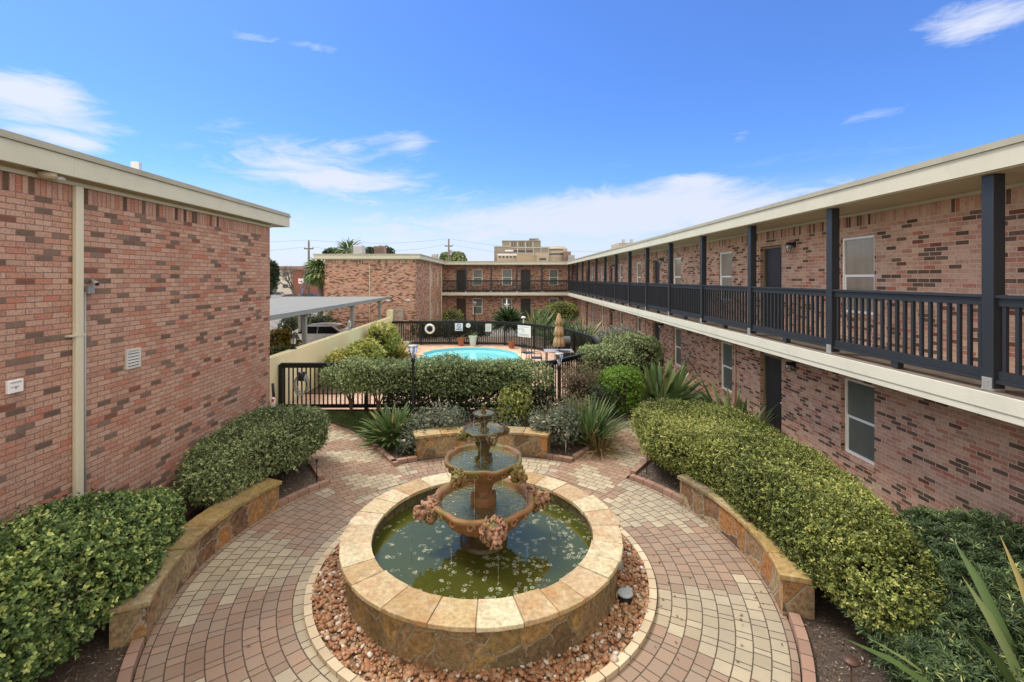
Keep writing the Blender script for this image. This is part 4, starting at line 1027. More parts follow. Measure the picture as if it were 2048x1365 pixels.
# ================================================================= FOUNTAIN
def terracotta(name, base, moss, dark, wet=.0, lum=1.0):
    def fn(t, p):
        P = t.pos(); n = t.noise(P, 5, 6, .65); n2 = t.noise(P, 13, 6, .7); n3 = t.noise(P, 3.1, 5, .6); n4 = t.noise(P, 45, 5, .7)
        c = t.mix(n, base, tuple(q*1.5 for q in base))
        c = t.mix(t.mr(n2, .5, .68, 0, .6), c, (.34, .25, .16))
        c = t.mix(t.mr(n3, .58-moss*.22, .64-moss*.05, 0, .85), c, (.19, .19, .035))
        c = t.mix(t.mr(n2, .52-dark*.2, .44-dark*.2+.0, 0, .8), c, (.055, .042, .028))
        c = t.mix(t.mr(n4, .5, .7, 0, .35), c, (.09, .06, .035))
        nz = t.sep(t.node('ShaderNodeNewGeometry').outputs['Normal'])[2]
        c = t.mix(t.m('MULTIPLY', t.mr(nz, .1, .8), moss*.5), c, (.21, .20, .055))
        c = t.mix(1.0, c, (lum, lum, lum), 'MULTIPLY')
        t.put(p.inputs['Base Color'], c); p.inputs['Roughness'].default_value = .7-wet*.45
        t.put(p.inputs['Normal'], t.bump(t.m('ADD', n2, n4), .5, .01))
    return mat(name, fn)
tc_low = terracotta('terracotta_weathered', (.32, .14, .068), .45, .7, .2, .85)
tc_mid = terracotta('terracotta_mossy', (.27, .11, .048), .55, .95, .5, .68)
tc_top = terracotta('terracotta_wet', (.13, .075, .036), .5, 1.0, .8, .42)
tc_lion = terracotta('terracotta_pink', (.33, .16, .10), .12, .05)
def pond_fn(t, p):
    P = t.pos(); x, y, z = t.sep(P); q = t.comb(x, y, 0)
    wob = t.vm('ADD', q, t.comb(t.m('MULTIPLY', t.noise(q, 9, 3), .05), t.m('MULTIPLY', t.noise(q, 8.3, 3), .05), 0))
    blot = t.noise(q, 2.6, 4, .6)
    dx = t.m('SUBTRACT', x, C1[0]); side = t.mr(t.m('ADD', dx, t.m('MULTIPLY', t.m('SUBTRACT', y, C1[1]), -.35)), -1.2, 1.4, -.06, .10)
    d = t.vor(wob, 15, 'F1', 0, 1.0, '2D')
    ring = t.m('SUBTRACT', 1.0, t.mr(t.m('ABSOLUTE', t.m('SUBTRACT', d, .30)), .03, .10))
    cellr = t.sep(t.vor(wob, 15, 'F1', 1, 1.0, '2D'))[0]
    fill = t.mr(t.noise(q, 30, 5, .7), .50, .58)
    area = t.mr(t.m('ADD', blot, side), .56, .60); spark = t.m('GREATER_THAN', cellr, .93)
    foam = t.m('MULTIPLY', area, t.m('MAXIMUM', t.m('MULTIPLY', ring, .8), t.m('MULTIPLY', fill, t.m('LESS_THAN', d, .34))))
    foam = t.m('MAXIMUM', foam, t.m('MULTIPLY', t.m('MULTIPLY', spark, ring), .55))
    foam = t.m('MULTIPLY', foam, t.mr(cellr, .25, .5))
    d2 = t.vor(wob, 6.5, 'F1', 0, 1.0, '2D'); c2r = t.sep(t.vor(wob, 6.5, 'F1', 1, 1.0, '2D'))[1]; d3 = t.vor(wob, 34, 'F1', 0, 1.0, '2D')
    patch = t.m('MULTIPLY', t.m('GREATER_THAN', t.m('ADD', c2r, side), .70), t.mr(t.m('ADD', d2, t.m('MULTIPLY', t.noise(q, 15, 4, .65), .5)), .50, .46))
    foam = t.m('MAXIMUM', foam, t.m('MULTIPLY', patch, t.mr(t.noise(q, 44, 4, .7), .46, .54)))
    c = t.mix(foam, (.058, .070, .014), (.36, .38, .29))
    p.inputs['IOR'].default_value = 2.0; p.inputs['Specular Tint'].default_value = (1, .72, .26, 1); p.inputs['Specular IOR Level'].default_value = .7
    t.put(p.inputs['Base Color'], c); t.put(p.inputs['Roughness'], t.m('ADD', .03, t.m('MULTIPLY', foam, .5)))
    r = t.m('SQRT', t.m('ADD', t.m('POWER', dx, 2.0), t.m('POWER', t.m('SUBTRACT', y, C1[1]), 2.0)))
    t.put(p.inputs['Normal'], t.bump(t.m('ADD', t.noise(q, 7, 3), t.m('MULTIPLY', foam, .5)), .07, .03))
m_pond = mat('pond_water', pond_fn)
def ripple_fn(t, p):
    P = t.pos(); n = t.noise(t.vm('MULTIPLY', P, (1, 1, 1)), 17, 4, .6, .6)
    t.put(p.inputs['Base Color'], t.mix(t.noise(P, 6, 3), (.055, .058, .034), (.11, .115, .075))); p.inputs['Roughness'].default_value = .04
    p.inputs['IOR'].default_value = 2.4; p.inputs['Specular Tint'].default_value = (1, .88, .38, 1); p.inputs['Specular IOR Level'].default_value = .9
    t.put(p.inputs['Normal'], t.bump(n, .75, .02))
m_ripple = mat('bowl_water', ripple_fn)

def lion_mesh():
    mb = MB(); rr = random.Random(7)
    E = lambda c, r, M=None: mb.ell(c, r, 14, M=M)
    E((-.03, 0, .02), (.10, .108, .112))                                  # skull
    E((.040, 0, .055), (.050, .078, .050))                                # forehead
    for s in (-1, 1):
        M = Matrix.Translation((.080, s*.040, .078)) @ Matrix.Rotation(s*.30, 4, 'X'); E((0, 0, 0), (.022, .038, .014), M)     # brow
        E((.062, s*.042, .050), (.016, .018, .010)); E((.055, s*.066, .000), (.042, .034, .048)); E((.140, s*.024, -.040), (.036, .031, .028))
        E((.0, s*.115, .100), (.020, .026, .030)); E((.157, s*.019, .000), (.012, .013, .010))
    E((.105, 0, .030), (.070, .024, .030)); E((.158, 0, .012), (.022, .029, .016)); E((.105, 0, -.018), (.060, .050, .044))
    E((.118, 0, -.092), (.046, .036, .020)); E((.06, 0, -.075), (.055, .055, .040))
    E((-.06, 0, .0), (.075, .128, .135))
    for ring_, (n_, r0_, r1_, x0_, x1_, th_) in enumerate(((30, .112, .146, .012, -.035, .0090), (36, .128, .160, -.02, -.085, .0105))):
        for k in range(n_):
            a = 2*PI*k/n_+rr.uniform(-.06, .06); pts = []; cv = rr.uniform(-.35, .35); e = rr.uniform(.92, 1.06)
            for j in range(6):
                f = j/5; rd = (r0_+(r1_-r0_)*math.sin(f*1.45))*e; aa = a+cv*f*f+.10*math.sin(f*5+k)
                pts.append((x0_+(x1_-x0_)*f*f, math.sin(aa)*rd, .008+math.cos(aa)*rd*1.03))
            mb.tube(pts, [th_*.9, th_*1.2, th_*1.3, th_*1.15, th_*.9, th_*.6], 7)
    for k in range(7):
        y = (k-3)*.019; mb.tube([(.085, y*.8, -.090), (.075, y, -.118), (.055, y*1.2, -.145+.004*abs(k-3))], [.010, .012, .006], 7)
    E((-.08, 0, .0), (.08, .10, .11)); E((-.09, 0, .065), (.07, .105, .055))
    me = mb.mesh('lion_head', tc_lion); o = link('lion_tmp', me); m = o.modifiers.new('r', 'REMESH'); m.mode = 'VOXEL'; m.voxel_size = .0044
    s = o.modifiers.new('s', 'SMOOTH'); s.factor = .4; s.iterations = 1
    dg = bpy.context.evaluated_depsgraph_get(); e = bpy.data.meshes.new_from_object(o.evaluated_get(dg)); bpy.data.objects.remove(o)
    e.name = 'lion_head'; e.polygons.foreach_set('use_smooth', np.ones(len(e.polygons), dtype=bool)); e.materials.clear(); e.materials.append(tc_lion)
    return e
def fountain():
    cx, cy = C1
    T = thing('fountain', 'tiered terracotta fountain with lion heads standing in a round stone basin of green water', 'fountain', (cx, cy, 0))
    mb = MB(); mb.lathe([(1.84, -.02), (1.815, .12), (1.825, .3), (1.815, .495)], 120, C1); part('basin_wall', mb, m_veneer_b, T, smooth=True)
    mb = MB(); mb.lathe([(1.55, .51), (1.545, .2), (1.55, .0)], 100, C1); part('basin_lining', mb, m_inner, T, smooth=True)
    mb = MB(); rr = random.Random(11); a = 0; cuts = []
    while a < 360: cuts.append(a); a += rr.uniform(11, 17)
    cuts[-1] = 360 if 360-cuts[-1] < 8 else cuts[-1]
    if cuts[-1] != 360: cuts.append(360)
    for k in range(len(cuts)-1):
        a0, a1 = cuts[k]+.15, cuts[k+1]-.15; sk0, sk1 = rr.uniform(-1.6, 1.6), 0; r0, r1 = 1.50+rr.uniform(-.015, .015), 1.905+rr.uniform(-.02, .015); zt = .55+rr.uniform(-.005, .005); n = 6; i = len(mb.v); rv = rr.random()
        for j in range(n+1):
            f = j/n
            for (r_, z_) in ((r0, .495), (r0, zt), (r1, zt), (r1+.004, .50)):
                aa = R(a0+(a1-a0)*f+ (0)); q = r_+rr.uniform(-.004, .004); mb.v.append((cx+q*math.cos(aa), cy+q*math.sin(aa), z_))
        for j in range(n):
            b = i+j*4
            for e in range(3): mb.face((b+e, b+e+1, b+e+5, b+e+4), r=rv)
            mb.face((b+3, b, b+4, b+7), r=rv)
        mb.face((i, i+3, i+2, i+1), r=rv); b = i+n*4; mb.face((b, b+1, b+2, b+3), r=rv)
    o = part('basin_coping', mb, m_coping, T, bevel=.008)
    mb = MB(); mb.lathe([(1.56, .488), (1.87, .488)], 100, C1); mb.lathe([(1.505, .53), (1.89, .53)], 100, C1); part('coping_mortar', mb, mat('mortar', color=(.38, .34, .26), rough=.95, noise=.2), T)
    mb = MB(); mb.lathe([(0, .33), (1.55, .33)], 96, C1); w_ = part('basin_water', mb, m_pond, T, smooth=True); fix(w_.data)
    # pedestal columns
    N = 64
    flute = lambda amp, k: (lambda r, z, t, i: (r*(1+amp*(abs(math.sin(k*t))-.5)), z))
    mb = MB(); mb.lathe([(.34, .1), (.33, .37), (.29, .385), (.25, .40), (.22, .45), (.16, .50), (.15, .56), (.2, .62)], N, C1); part('pedestal', mb, tc_top, T, smooth=True)
    def bowl(name, prof, m, sc, k, gad, nr, smooth_=True):
        def fn(r, z, t, i):
            w_ = sc*(.5-.5*math.cos(k*t*2)); g = gad*(abs(math.sin(k*3*t))-.6)
            if i in nr[0]: return r*(1+g), z
            if i in nr[1]: return r*(1+w_*.55)-.0, z-w_*r*.25+.3*sc*r*math.sin(k*4*t)*.25
            return r, z
        mb = MB(); mb.lathe(prof, 144, C1, fn); return part(name, mb, m, T, smooth=True)
    bowl('lower_bowl', [(.13, .52), (.22, .535), (.36, .575), (.50, .65), (.57, .74), (.62, .83), (.65, .875), (.688, .90), (.70, .93), (.685, .96), (.655, .965), (.625, .95), (.605, .92), (.595, .86), (.5, .80), (.0, .79)],
         tc_low, .07, 4, .05, (range(2, 6), range(6, 12)))
    bowl('middle_bowl', [(.15, 1.20), (.20, 1.215), (.30, 1.25), (.41, 1.32), (.475, 1.40), (.505, 1.445), (.528, 1.47), (.534, 1.495), (.522, 1.518), (.50, 1.515), (.48, 1.49), (.47, 1.44), (.3, 1.40), (0, 1.39)],
         tc_mid, .08, 4, .05, (range(2, 5), range(5, 10)))
    bowl('upper_bowl', [(.09, 1.73), (.13, 1.74), (.20, 1.775), (.25, 1.83), (.275, 1.865), (.288, 1.885), (.278, 1.905), (.262, 1.905), (.248, 1.87), (.1, 1.84), (0, 1.83)],
         tc_top, .12, 4, .05, (range(2, 4), range(4, 8)))
    bowl('top_bowl', [(.03, 2.045), (.06, 2.05), (.105, 2.075), (.14, 2.10), (.152, 2.115), (.14, 2.125), (.125, 2.11), (.05, 2.09), (0, 2.09)], tc_top, .06, 6, .02, (range(1, 3), range(3, 6)))
    mb = MB(); mb.lathe([(.178, .80), (.180, .945), (.172, .965), (.172, .98), (.15, .99), (.125, 1.01), (.118, 1.05), (.125, 1.10), (.15, 1.15), (.165, 1.19), (.155, 1.21), (.16, 1.24)], N, C1, flute(.05, 4))
    for k in range(4):
        a = R(13)+k*PI/2; mb.ell((cx+math.cos(a)*.155, cy+math.sin(a)*.155, 1.0), (.022, .022, .035), 10)
    part('lower_column', mb, tc_mid, T, smooth=True)
    mb = MB(); mb.lathe([(.125, 1.40), (.128, 1.475), (.118, 1.49), (.09, 1.505), (.078, 1.54), (.082, 1.60), (.11, 1.68), (.122, 1.72), (.11, 1.74), (.12, 1.76)], N, C1, flute(.05, 4))
    for k in range(4):
        a = R(33)+k*PI/2; mb.ell((cx+math.cos(a)*.11, cy+math.sin(a)*.11, 1.51), (.028, .028, .03), 10)
    part('middle_column', mb, tc_top, T, smooth=True)
    mb = MB(); mb.lathe([(.075, 1.83), (.075, 1.885), (.05, 1.90), (.036, 1.925), (.05, 1.96), (.075, 1.995), (.078, 2.015), (.045, 2.03), (.04, 2.05), (.055, 2.06)], 40, C1, flute(.05, 4)); part('upper_column', mb, tc_top, T, smooth=True)
    mb = MB(); mb.lathe([(.036, 2.09), (.038, 2.135), (.025, 2.15), (.022, 2.16), (.038, 2.175), (.04, 2.19), (.024, 2.205), (.03, 2.22), (.032, 2.235), (.018, 2.248), (0, 2.25)], 28, C1); part('finial', mb, tc_top, T, smooth=True)
    for r_, z_, nm in ((.60, .872, 'lower_bowl_water'), (.478, 1.452, 'middle_bowl_water'), (.255, 1.872, 'upper_bowl_water'), (.128, 2.112, 'top_bowl_water')):
        mb = MB(); mb.lathe([(0, z_), (r_, z_)], 64, C1); fix(part(nm, mb, m_ripple, T, smooth=True).data)
    # lion heads
    lm = lion_mesh(); lm2 = lm.copy(); lm2.materials.clear(); lm2.materials.append(tc_mid); lm3 = lm.copy(); lm3.materials.clear(); lm3.materials.append(terracotta('terracotta_moss', (.15, .10, .05), .7, .9, .5, .6))
    for (me, a0, rad, z, s, pitch) in ((lm, -77, .77, .835, 1.12, -10), (lm2, -123, .575, 1.385, .76, 4), (lm3, -65, .315, 1.835, .50, 4)):
        for k in range(4):
            a = R(a0+90*k); o = link('lion_head', me, T)
            o.matrix_parent_inverse = Matrix.Translation((-cx, -cy, 0))
            o.location = (cx+math.cos(a)*rad, cy+math.sin(a)*rad, z); o.rotation_euler = (0, R(pitch), a); o.scale = (s, s, s)
            if me is lm:
                for sg in (-1, 1): m2 = MB(); m2.ell((.082, sg*.040, .058), (.012, .015, .007), 10); link('eye_shade', m2.mesh('eye_shade', m_dark, True), o)  # near-black ellipsoids stand in for the shade in the eye hollows
    # volutes between the heads
    for (a0, rad, z, s) in ((-77, .655, .86, 1.0), (-123, .495, 1.42, .72)):
        for k in range(4):
            for off in (-24, 24, 45):
                a = R(a0+90*k+off); pts = []; mb = MB()
                for j in range(15):
                    u = j/14*2.2*PI; q = .055*s*(1-.36*u/PI*.9); pts.append((cx+math.cos(a+math.cos(u)*q/rad)*(rad+.035*s), cy+math.sin(a+math.cos(u)*q/rad)*(rad+.035*s), z+math.sin(u)*q))
                mb.tube(pts, [.016*s]*14+[.022*s], 8)
                part('scroll_ornament', mb, tc_low if s == 1 else tc_mid, T, smooth=True)
    for (a0, rad, z0, z1) in ((-77, .99, .33, .70), (-123, .70, .33, 1.27), (-33, .70, .33, 1.27), (-95, .30, 1.455, 1.86), (-20, .30, 1.455, 1.86), (-150, .30, 1.455, 1.86), (-80, .148, 1.875, 2.10), (10, .148, 1.875, 2.10), (170, .148, 1.875, 2.10), (-60, .545, .875, 1.46), (-100, .545, .875, 1.46), (-165, .99, .33, .70), (15, .99, .33, .70)):
        mb = MB(); a = R(a0); p0 = Vector((cx+math.cos(a)*(rad-.03), cy+math.sin(a)*(rad-.03), z1))
        mb.tube([p0, p0+Vector((math.cos(a)*.02, math.sin(a)*.02, -.08)), p0+Vector((math.cos(a)*.035, math.sin(a)*.035, z0-z1))], [.004, .0035, .003], 6); part('water_stream', mb, m_lampg, T, smooth=True)
fountain()
# gadgets in the pebbles
t = thing('valve_box', 'round grey lidded pump housing in the pebbles at the right of the fountain', 'pump box', (1.52, 5.97, 0))
mb = MB(); mb.lathe([(.085, 0), (.085, .12), (.0, .12)], 24, (1.46, 5.72)); part('housing', mb, m_black, t)
mb = MB(); mb.lathe([(0, .142), (.06, .142), (.09, .135), (.092, .12)], 28, (1.46, 5.72)); mb.box(1.47, 1.56, 5.75, 5.80, .121, .14); part('lid', mb, mat('lid_grey', color=(.40, .45, .47), rough=.45, noise=.1), t, smooth=False)
t = thing('flood_light', 'small square floodlight among the pebbles against the fountain wall', 'light', (1.54, 6.35, 0))
mb = MB(); mb.box(1.50, 1.58, 6.30, 6.42, .03, .17); part('case', mb, m_grey, t, bevel=.008); mb = MB(); mb.box(1.51, 1.57, 6.293, 6.30, .045, .155); part('lens', mb, m_glassf, t)

# ================================================================= STONE BENCHES
def bench(label, c, r0, r1, a0, a1, h, seed):
    mid = R((a0+a1)/2); T = thing('stone_bench', label, 'bench', (c[0]+math.cos(mid)*(r0+r1)/2, c[1]+math.sin(mid)*(r0+r1)/2, 0), 'curved stone benches round the fountain')
    mb = MB(); n = 40; A0, A1 = R(a0), R(a1)
    mb.lathe([(r1, 0), (r1, h-.065), (r0, h-.065), (r0, 0)], n, c, None, 0, A0, A1)
    for a, sgn in ((A0, 1), (A1, -1)):
        q = [(c[0]+math.cos(a)*r, c[1]+math.sin(a)*r, z) for r, z in ((r0, 0), (r1, 0), (r1, h-.065), (r0, h-.065))]; mb.quad(*(q if sgn > 0 else q[::-1]), uv=[(0, 0), (r1-r0, 0), (r1-r0, h), (0, h)])
    part('bench_wall', mb, m_veneer, T)
    mb = MB(); rr = random.Random(seed); a = a0-.6; cuts = [a]; end = a1+.6
    while a < end-7: a += rr.uniform(6.5, 9.5); cuts.append(min(a, end))
    cuts[-1] = end
    for k in range(len(cuts)-1):
        b0, b1 = cuts[k]+.06, cuts[k+1]-.06; i = len(mb.v); m = 6; rv = rr.random(); zt = h+rr.uniform(-.004, .004)
        for j in range(m+1):
            aa = R(b0+(b1-b0)*j/m)
            for (r_, z_) in ((r0-.035, h-.06), (r0-.035, zt), (r1+.035, zt), (r1+.035, h-.06)):
                q = r_+rr.uniform(-.007, .007); mb.v.append((c[0]+q*math.cos(aa), c[1]+q*math.sin(aa), z_))
        for j in range(m):
            b = i+j*4
            for e in range(3): mb.face((b+e, b+e+1, b+e+5, b+e+4), r=rv)
            mb.face((b+3, b, b+4, b+7), r=rv)
        mb.face((i, i+3, i+2, i+1), r=rv); b = i+m*4; mb.face((b, b+1, b+2, b+3), r=rv)
    part('bench_cap', mb, m_capst, T, bevel=.008)
bench('mossy curved stone bench between the left hedges and the path', C2, 3.86, 4.19, 157.4, 202.8, .47, 3)
bench('curved stone bench behind the fountain in front of the pool hedge', C2, 3.96, 4.32, 71.0, 113.4, .52, 5)
bench('curved stone bench under the long right hedge', C2, 3.82, 4.15, -16.6, 25.2, .50, 8)

# ================================================================= YELLOW WALL, FENCES
t = thing('stucco_wall', 'long pale yellow stucco wall between the car park and the pool', 'wall', (-6.6, 18.5, 0))
mb = MB(); mb.box(-6.72, -6.5, 10.62, 26.15, -.1, 1.80); part('wall_body', mb, m_stucco, t, bevel=.015)
mb = MB(); mb.box(-6.76, -6.42, 26.155, 26.6, -.1, 2.2); part('end_pier', mb, m_stucco, t, bevel=.015)
mb = MB(); rr = random.Random(2)
def fence(name, label, line, z0, ztop, gap=.125, pw=.036, maxp=2.6, cap=.055, spans=None):
    T = thing(name, label, 'fence', (*line[len(line)//2], z0))
    posts = [line[0]]
    for i in range(len(line)-1):
        a, b = Vector(line[i]), Vector(line[i+1]); L = (b-a).length; n = max(1, math.ceil(L/maxp))
        for k in range(n):
            p, q = a.lerp(b, k/n), a.lerp(b, (k+1)/n); d = (q-p).normalized(); l = (q-p).length; M = Matrix.Translation((p.x, p.y, 0)) @ Matrix.Rotation(math.atan2(d.y, d.x), 4, 'Z')
            m_ = MB(); m_.box(.05, l-.05, -.02, .02, ztop-.14, ztop-.035, M=M); m_.box(.05, l-.05, -.02, .02, z0+.05, z0+.15, M=M)
            c = max(1, round((l-.1)/gap))
            for j in range(c): x = .05+(l-.1)*(j+.5)/c; m_.box(x-pw/2, x+pw/2, -.045, -.021, z0+.06, ztop-.05, M=M)
            m_.box(0, l, -cap, cap, ztop-.034, ztop, M=M)
            part('fence_panel', m_, m_blackfence, T); posts.append((q.x, q.y))
    for p in posts:
        m_ = MB(); m_.box(p[0]-.05, p[0]+.05, p[1]-.05, p[1]+.05, z0-.1, ztop-.036); part('post', m_, m_blackfence, T)
    return T
fence('pool_fence', 'black wooden picket fence enclosing the oval swimming pool', [(-6.42, 13.25), (-4.0, 13.28), (-1.6, 13.3), (.6, 13.3)]+fence_line[3:-1]+[(-6.4, 26.12)], .25, 1.58)
t = thing('metal_gate', 'narrow grey metal gate beside the end of the yellow wall', 'gate', (-6.2, 26.5, .2))
mb = MB(); mb.box(-6.41, -6.34, 26.3, 26.37, .2, 2.45); mb.box(-5.92, -5.85, 26.3, 26.37, .2, 2.25); part('gate_post', mb, m_grey, t)
mb = MB()
for k in range(7): mb.box(-6.32+k*.062, -6.30+k*.062, 26.32, 26.34, .3, 2.2)
mb.box(-6.33, -5.93, 26.31, 26.35, 2.2, 2.25); mb.box(-6.33, -5.93, 26.31, 26.35, .28, .33); mb.box(-6.33, -5.93, 26.31, 26.35, 1.2, 1.25); part('gate_leaf', mb, m_alub, t)

def lamp_post(label, x, y, zt, base, first=[None]):
    h = zt-base
    t = thing('lamp_post', label, 'lamp', (x, y, base), 'black garden lamps with clear glass heads', local=True)
    def P(n, mb, m, par=t, s=True): return link(n, mb.mesh(n, m, s), par)
    mb = MB(); mb.lathe([(.07, 0), (.065, .05), (.035, .09), (.032, h-.42)], 14); P('pole', mb, m_black)
    mb = MB(); mb.lathe([(.032, h-.44), (.055, h-.42), (.055, h-.33), (.042, h-.32)], 16); P('collar', mb, m_black)
    mb = MB()
    for k in range(4):
        a = k*PI/2+.5; mb.tube([(math.cos(a)*.045, math.sin(a)*.045, h-.34), (math.cos(a)*.075, math.sin(a)*.075, h-.2), (math.cos(a)*.118, math.sin(a)*.118, h-.05)], .006, 6)
    P('arm', mb, m_black)
    mb = MB(); mb.lathe([(.044, h-.33), (.072, h-.2), (.114, h-.045)], 24); P('glass', mb, m_lampg)
    mb = MB(); mb.lathe([(.0, h-.21), (.03, h-.22), (.042, h-.32)], 16); P('diffuser', mb, m_glassf)
    mb = MB(); mb.lathe([(.0, h-.045), (.115, h-.045), (.125, h-.035), (.125, h-.01), (.10, h), (0, h+.004)], 28); P('cap', mb, m_alub)
lamp_post('black garden lamp standing before the pool hedge, left of the fountain top', -2.37, 11.8, 2.30, .12)
lamp_post('black garden lamp at the right end of the pool hedge', 1.42, 12.55, 1.98, .2)
lamp_post('black garden lamp beyond the pool fence in front of the rear wing', -2.25, 33.0, 2.3, .2)
def stake(label, x, y, h, m=None, head=.03, z=0.02):
    t = thing('path_light', label, 'path light', (x, y, z), 'low stake lights in the beds'); m = m or m_black
    mb = MB(); mb.tube([(x, y, z-.05), (x+.01, y, z+h-.04)], .009, 8); part('stake', mb, m, t, smooth=True)
    mb = MB(); mb.lathe([(.012, z+h-.07), (head*.6, z+h-.05), (head, z+h-.02), (head*.9, z+h-.005), (0, z+h)], 16, (x+.01, y)); part('lamp_head', mb, m, t, smooth=True)
stake('thin black stake light in the bed beside the left path', -3.70, 9.05, .46)
stake('thin black stake light at the tip of the right hedge bed', 2.84, 9.42, .50)
stake('bronze stake light beside the podocarpus at the bottom right', 3.14, 4.25, .50, mat('bronze', color=(.10, .055, .04), rough=.5, metal=.3, noise=.2), .07)
stake('white capped path light among the cream roses', 1.35, 10.62, .42, m_white, .055)
stake('white capped path light beside the left spiky clump', -2.35, 10.6, .30, m_white, .06)

# ================================================================= PLANTS
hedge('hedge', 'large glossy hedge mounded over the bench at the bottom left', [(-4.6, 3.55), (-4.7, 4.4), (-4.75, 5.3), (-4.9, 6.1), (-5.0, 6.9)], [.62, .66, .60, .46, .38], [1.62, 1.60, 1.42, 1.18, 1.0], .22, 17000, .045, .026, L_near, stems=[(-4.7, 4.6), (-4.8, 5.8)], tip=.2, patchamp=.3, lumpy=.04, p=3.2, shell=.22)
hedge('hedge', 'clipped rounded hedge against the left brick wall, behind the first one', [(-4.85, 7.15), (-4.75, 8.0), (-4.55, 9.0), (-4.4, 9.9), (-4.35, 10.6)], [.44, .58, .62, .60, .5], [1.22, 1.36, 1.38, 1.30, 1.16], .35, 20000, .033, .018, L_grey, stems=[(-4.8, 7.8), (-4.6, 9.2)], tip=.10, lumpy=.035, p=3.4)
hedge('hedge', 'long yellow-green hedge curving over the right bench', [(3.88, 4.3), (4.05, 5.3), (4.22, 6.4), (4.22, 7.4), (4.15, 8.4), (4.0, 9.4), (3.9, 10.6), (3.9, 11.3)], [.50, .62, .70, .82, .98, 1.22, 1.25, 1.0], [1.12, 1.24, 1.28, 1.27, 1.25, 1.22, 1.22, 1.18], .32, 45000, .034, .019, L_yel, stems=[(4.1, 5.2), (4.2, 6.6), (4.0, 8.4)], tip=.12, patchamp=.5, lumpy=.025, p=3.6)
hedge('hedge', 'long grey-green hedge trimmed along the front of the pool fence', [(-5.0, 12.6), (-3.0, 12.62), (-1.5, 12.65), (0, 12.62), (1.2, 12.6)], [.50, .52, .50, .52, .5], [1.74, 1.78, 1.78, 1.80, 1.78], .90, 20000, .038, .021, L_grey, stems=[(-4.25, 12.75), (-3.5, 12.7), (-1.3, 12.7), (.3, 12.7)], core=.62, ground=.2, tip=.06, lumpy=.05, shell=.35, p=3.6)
# looser lower leaves of the pool hedge: part of the same plants
def lower_veil():
    rng = new_rng(); n = 5200; x = rng.uniform(-3.3, 1.3, n); z = .28+rng.random(n)**.7*.75; y = 12.6+rng.uniform(-.25, .25, n)
    P = np.stack([x, y, z], 1); N = unit(rng.normal(size=(n, 3))*np.array([.6, 1, .5])+np.array([0, -.5, 0])); V, F, r = shoots(rng, P, N, .05, .026, 5)
    t = thing('ivy', 'loose leafy creeper hanging below the pool hedge along the fence', 'creeper', (-.9, 12.6, .2)); link('foliage', np_mesh('foliage', V, F, r, L_dark), t)
    mb = MB()
    for k in range(16): xx = -3+k*.27; mb.tube([(xx, 12.6, .18), (xx+rng.uniform(-.1, .1), 12.6, .6), (xx+rng.uniform(-.2, .2), 12.62, 1.1)], .009, 5)
    part('stem', mb, m_bark, t)
lower_veil()
bush('bush', 'low dark podocarpus with narrow leaves at the bottom right', (4.72, 4.55), (1.22, 1.05), .92, .12, 6500, .075, .013, L_pod, per=12, tip=.06, p=2.5, lumpy=.08, el=(40, 80), up=.8)
bush('bush', 'dark narrow-leaved shrub between the right hedge and the brick wall', (5.55, 5.5), (.7, .75), 1.05, .2, 2600, .075, .013, L_pod, per=12, tip=.06, el=(40, 80), up=.8)
blade_plant('spiky_plant', 'broad pointed leaves of a bird of paradise at the lower right corner', (4.28, 3.5, .05), 60, 1.7, .11, L_blade, spread=(8, 62), arch=.5, base_r=.12)
bush('bush', 'pale yellow-tipped little shrub at the bottom right edge', (3.62, 3.72), (.28, .24), .42, .02, 260, .07, .016, L_var, per=9, core=None)
# bed behind the rear bench
blade_plant('spiky_plant', 'big green bird of paradise clump in the bed left of the rear bench', (-2.72, 11.2, .1), 230, .88, .09, L_blade, spread=(5, 68), arch=.55, base_r=.22, stalk=.35)
blade_plant('spiky_plant', 'tall grey-green strappy clump in the bed right of the rear bench', (1.95, 11.2, .1), 320, 1.08, .05, L_bladeg, spread=(2, 58), arch=.35, base_r=.3)
blade_plant('spiky_plant', 'dry brown grassy tuft leaning over the right branch path', (2.15, 10.75, .05), 120, .75, .025, leaf_mat('blades_dry', [(0, (.16, .12, .05)), (.6, (.30, .22, .09)), (1, (.42, .34, .16))], .6), spread=(15, 88), arch=.7, base_r=.2)
bush('rose_bush', 'sprawling grey-green rose bush left of the rear bench', (-1.75, 11.15), (.75, .55), .78, .1, 1700, .045, .026, L_rose, core=.5, lumpy=.12, shell=.6)
bush('rose_bush', 'low grey shrub beside the bird of paradise near the kerb', (-2.15, 10.5), (.35, .3), .42, .03, 500, .04, .024, L_rose, core=.5, lumpy=.12, shell=.6)
rb = bush('rose_bush', 'rose bush with cream blossoms right of the rear bench', (1.05, 10.85), (.55, .5), .88, .1, 1500, .045, .027, L_rose, core=.5, lumpy=.12, shell=.6)
def blossoms(par, c, rad, zs, n, seed):
    rng = random.Random(seed)
    for k in range(n):
        x, y, z = c[0]+rng.uniform(-1, 1)*rad, c[1]+rng.uniform(-1, .2)*rad, rng.uniform(*zs); mb = MB()
        for j in range(9):
            a = j*2.4; q = .012+.003*j; mb.ell((x+math.cos(a)*q*.7, y+math.sin(a)*q*.7, z+.004*(9-j)*.3), (.016, .016, .011), 8)
        part('blossom', mb, L_flow, par, smooth=True)
blossoms(rb, (1.0, 10.75), .42, (.45, .85), 14, 3)
bush('bush', 'bright yellow-green young shrub behind the fountain finial', (.12, 11.75), (.40, .34), 1.18, .2, 1400, .05, .026, L_yel, core=.0, shell=.9, lumpy=.12, tip=.4, up=1.2, p=2.0)
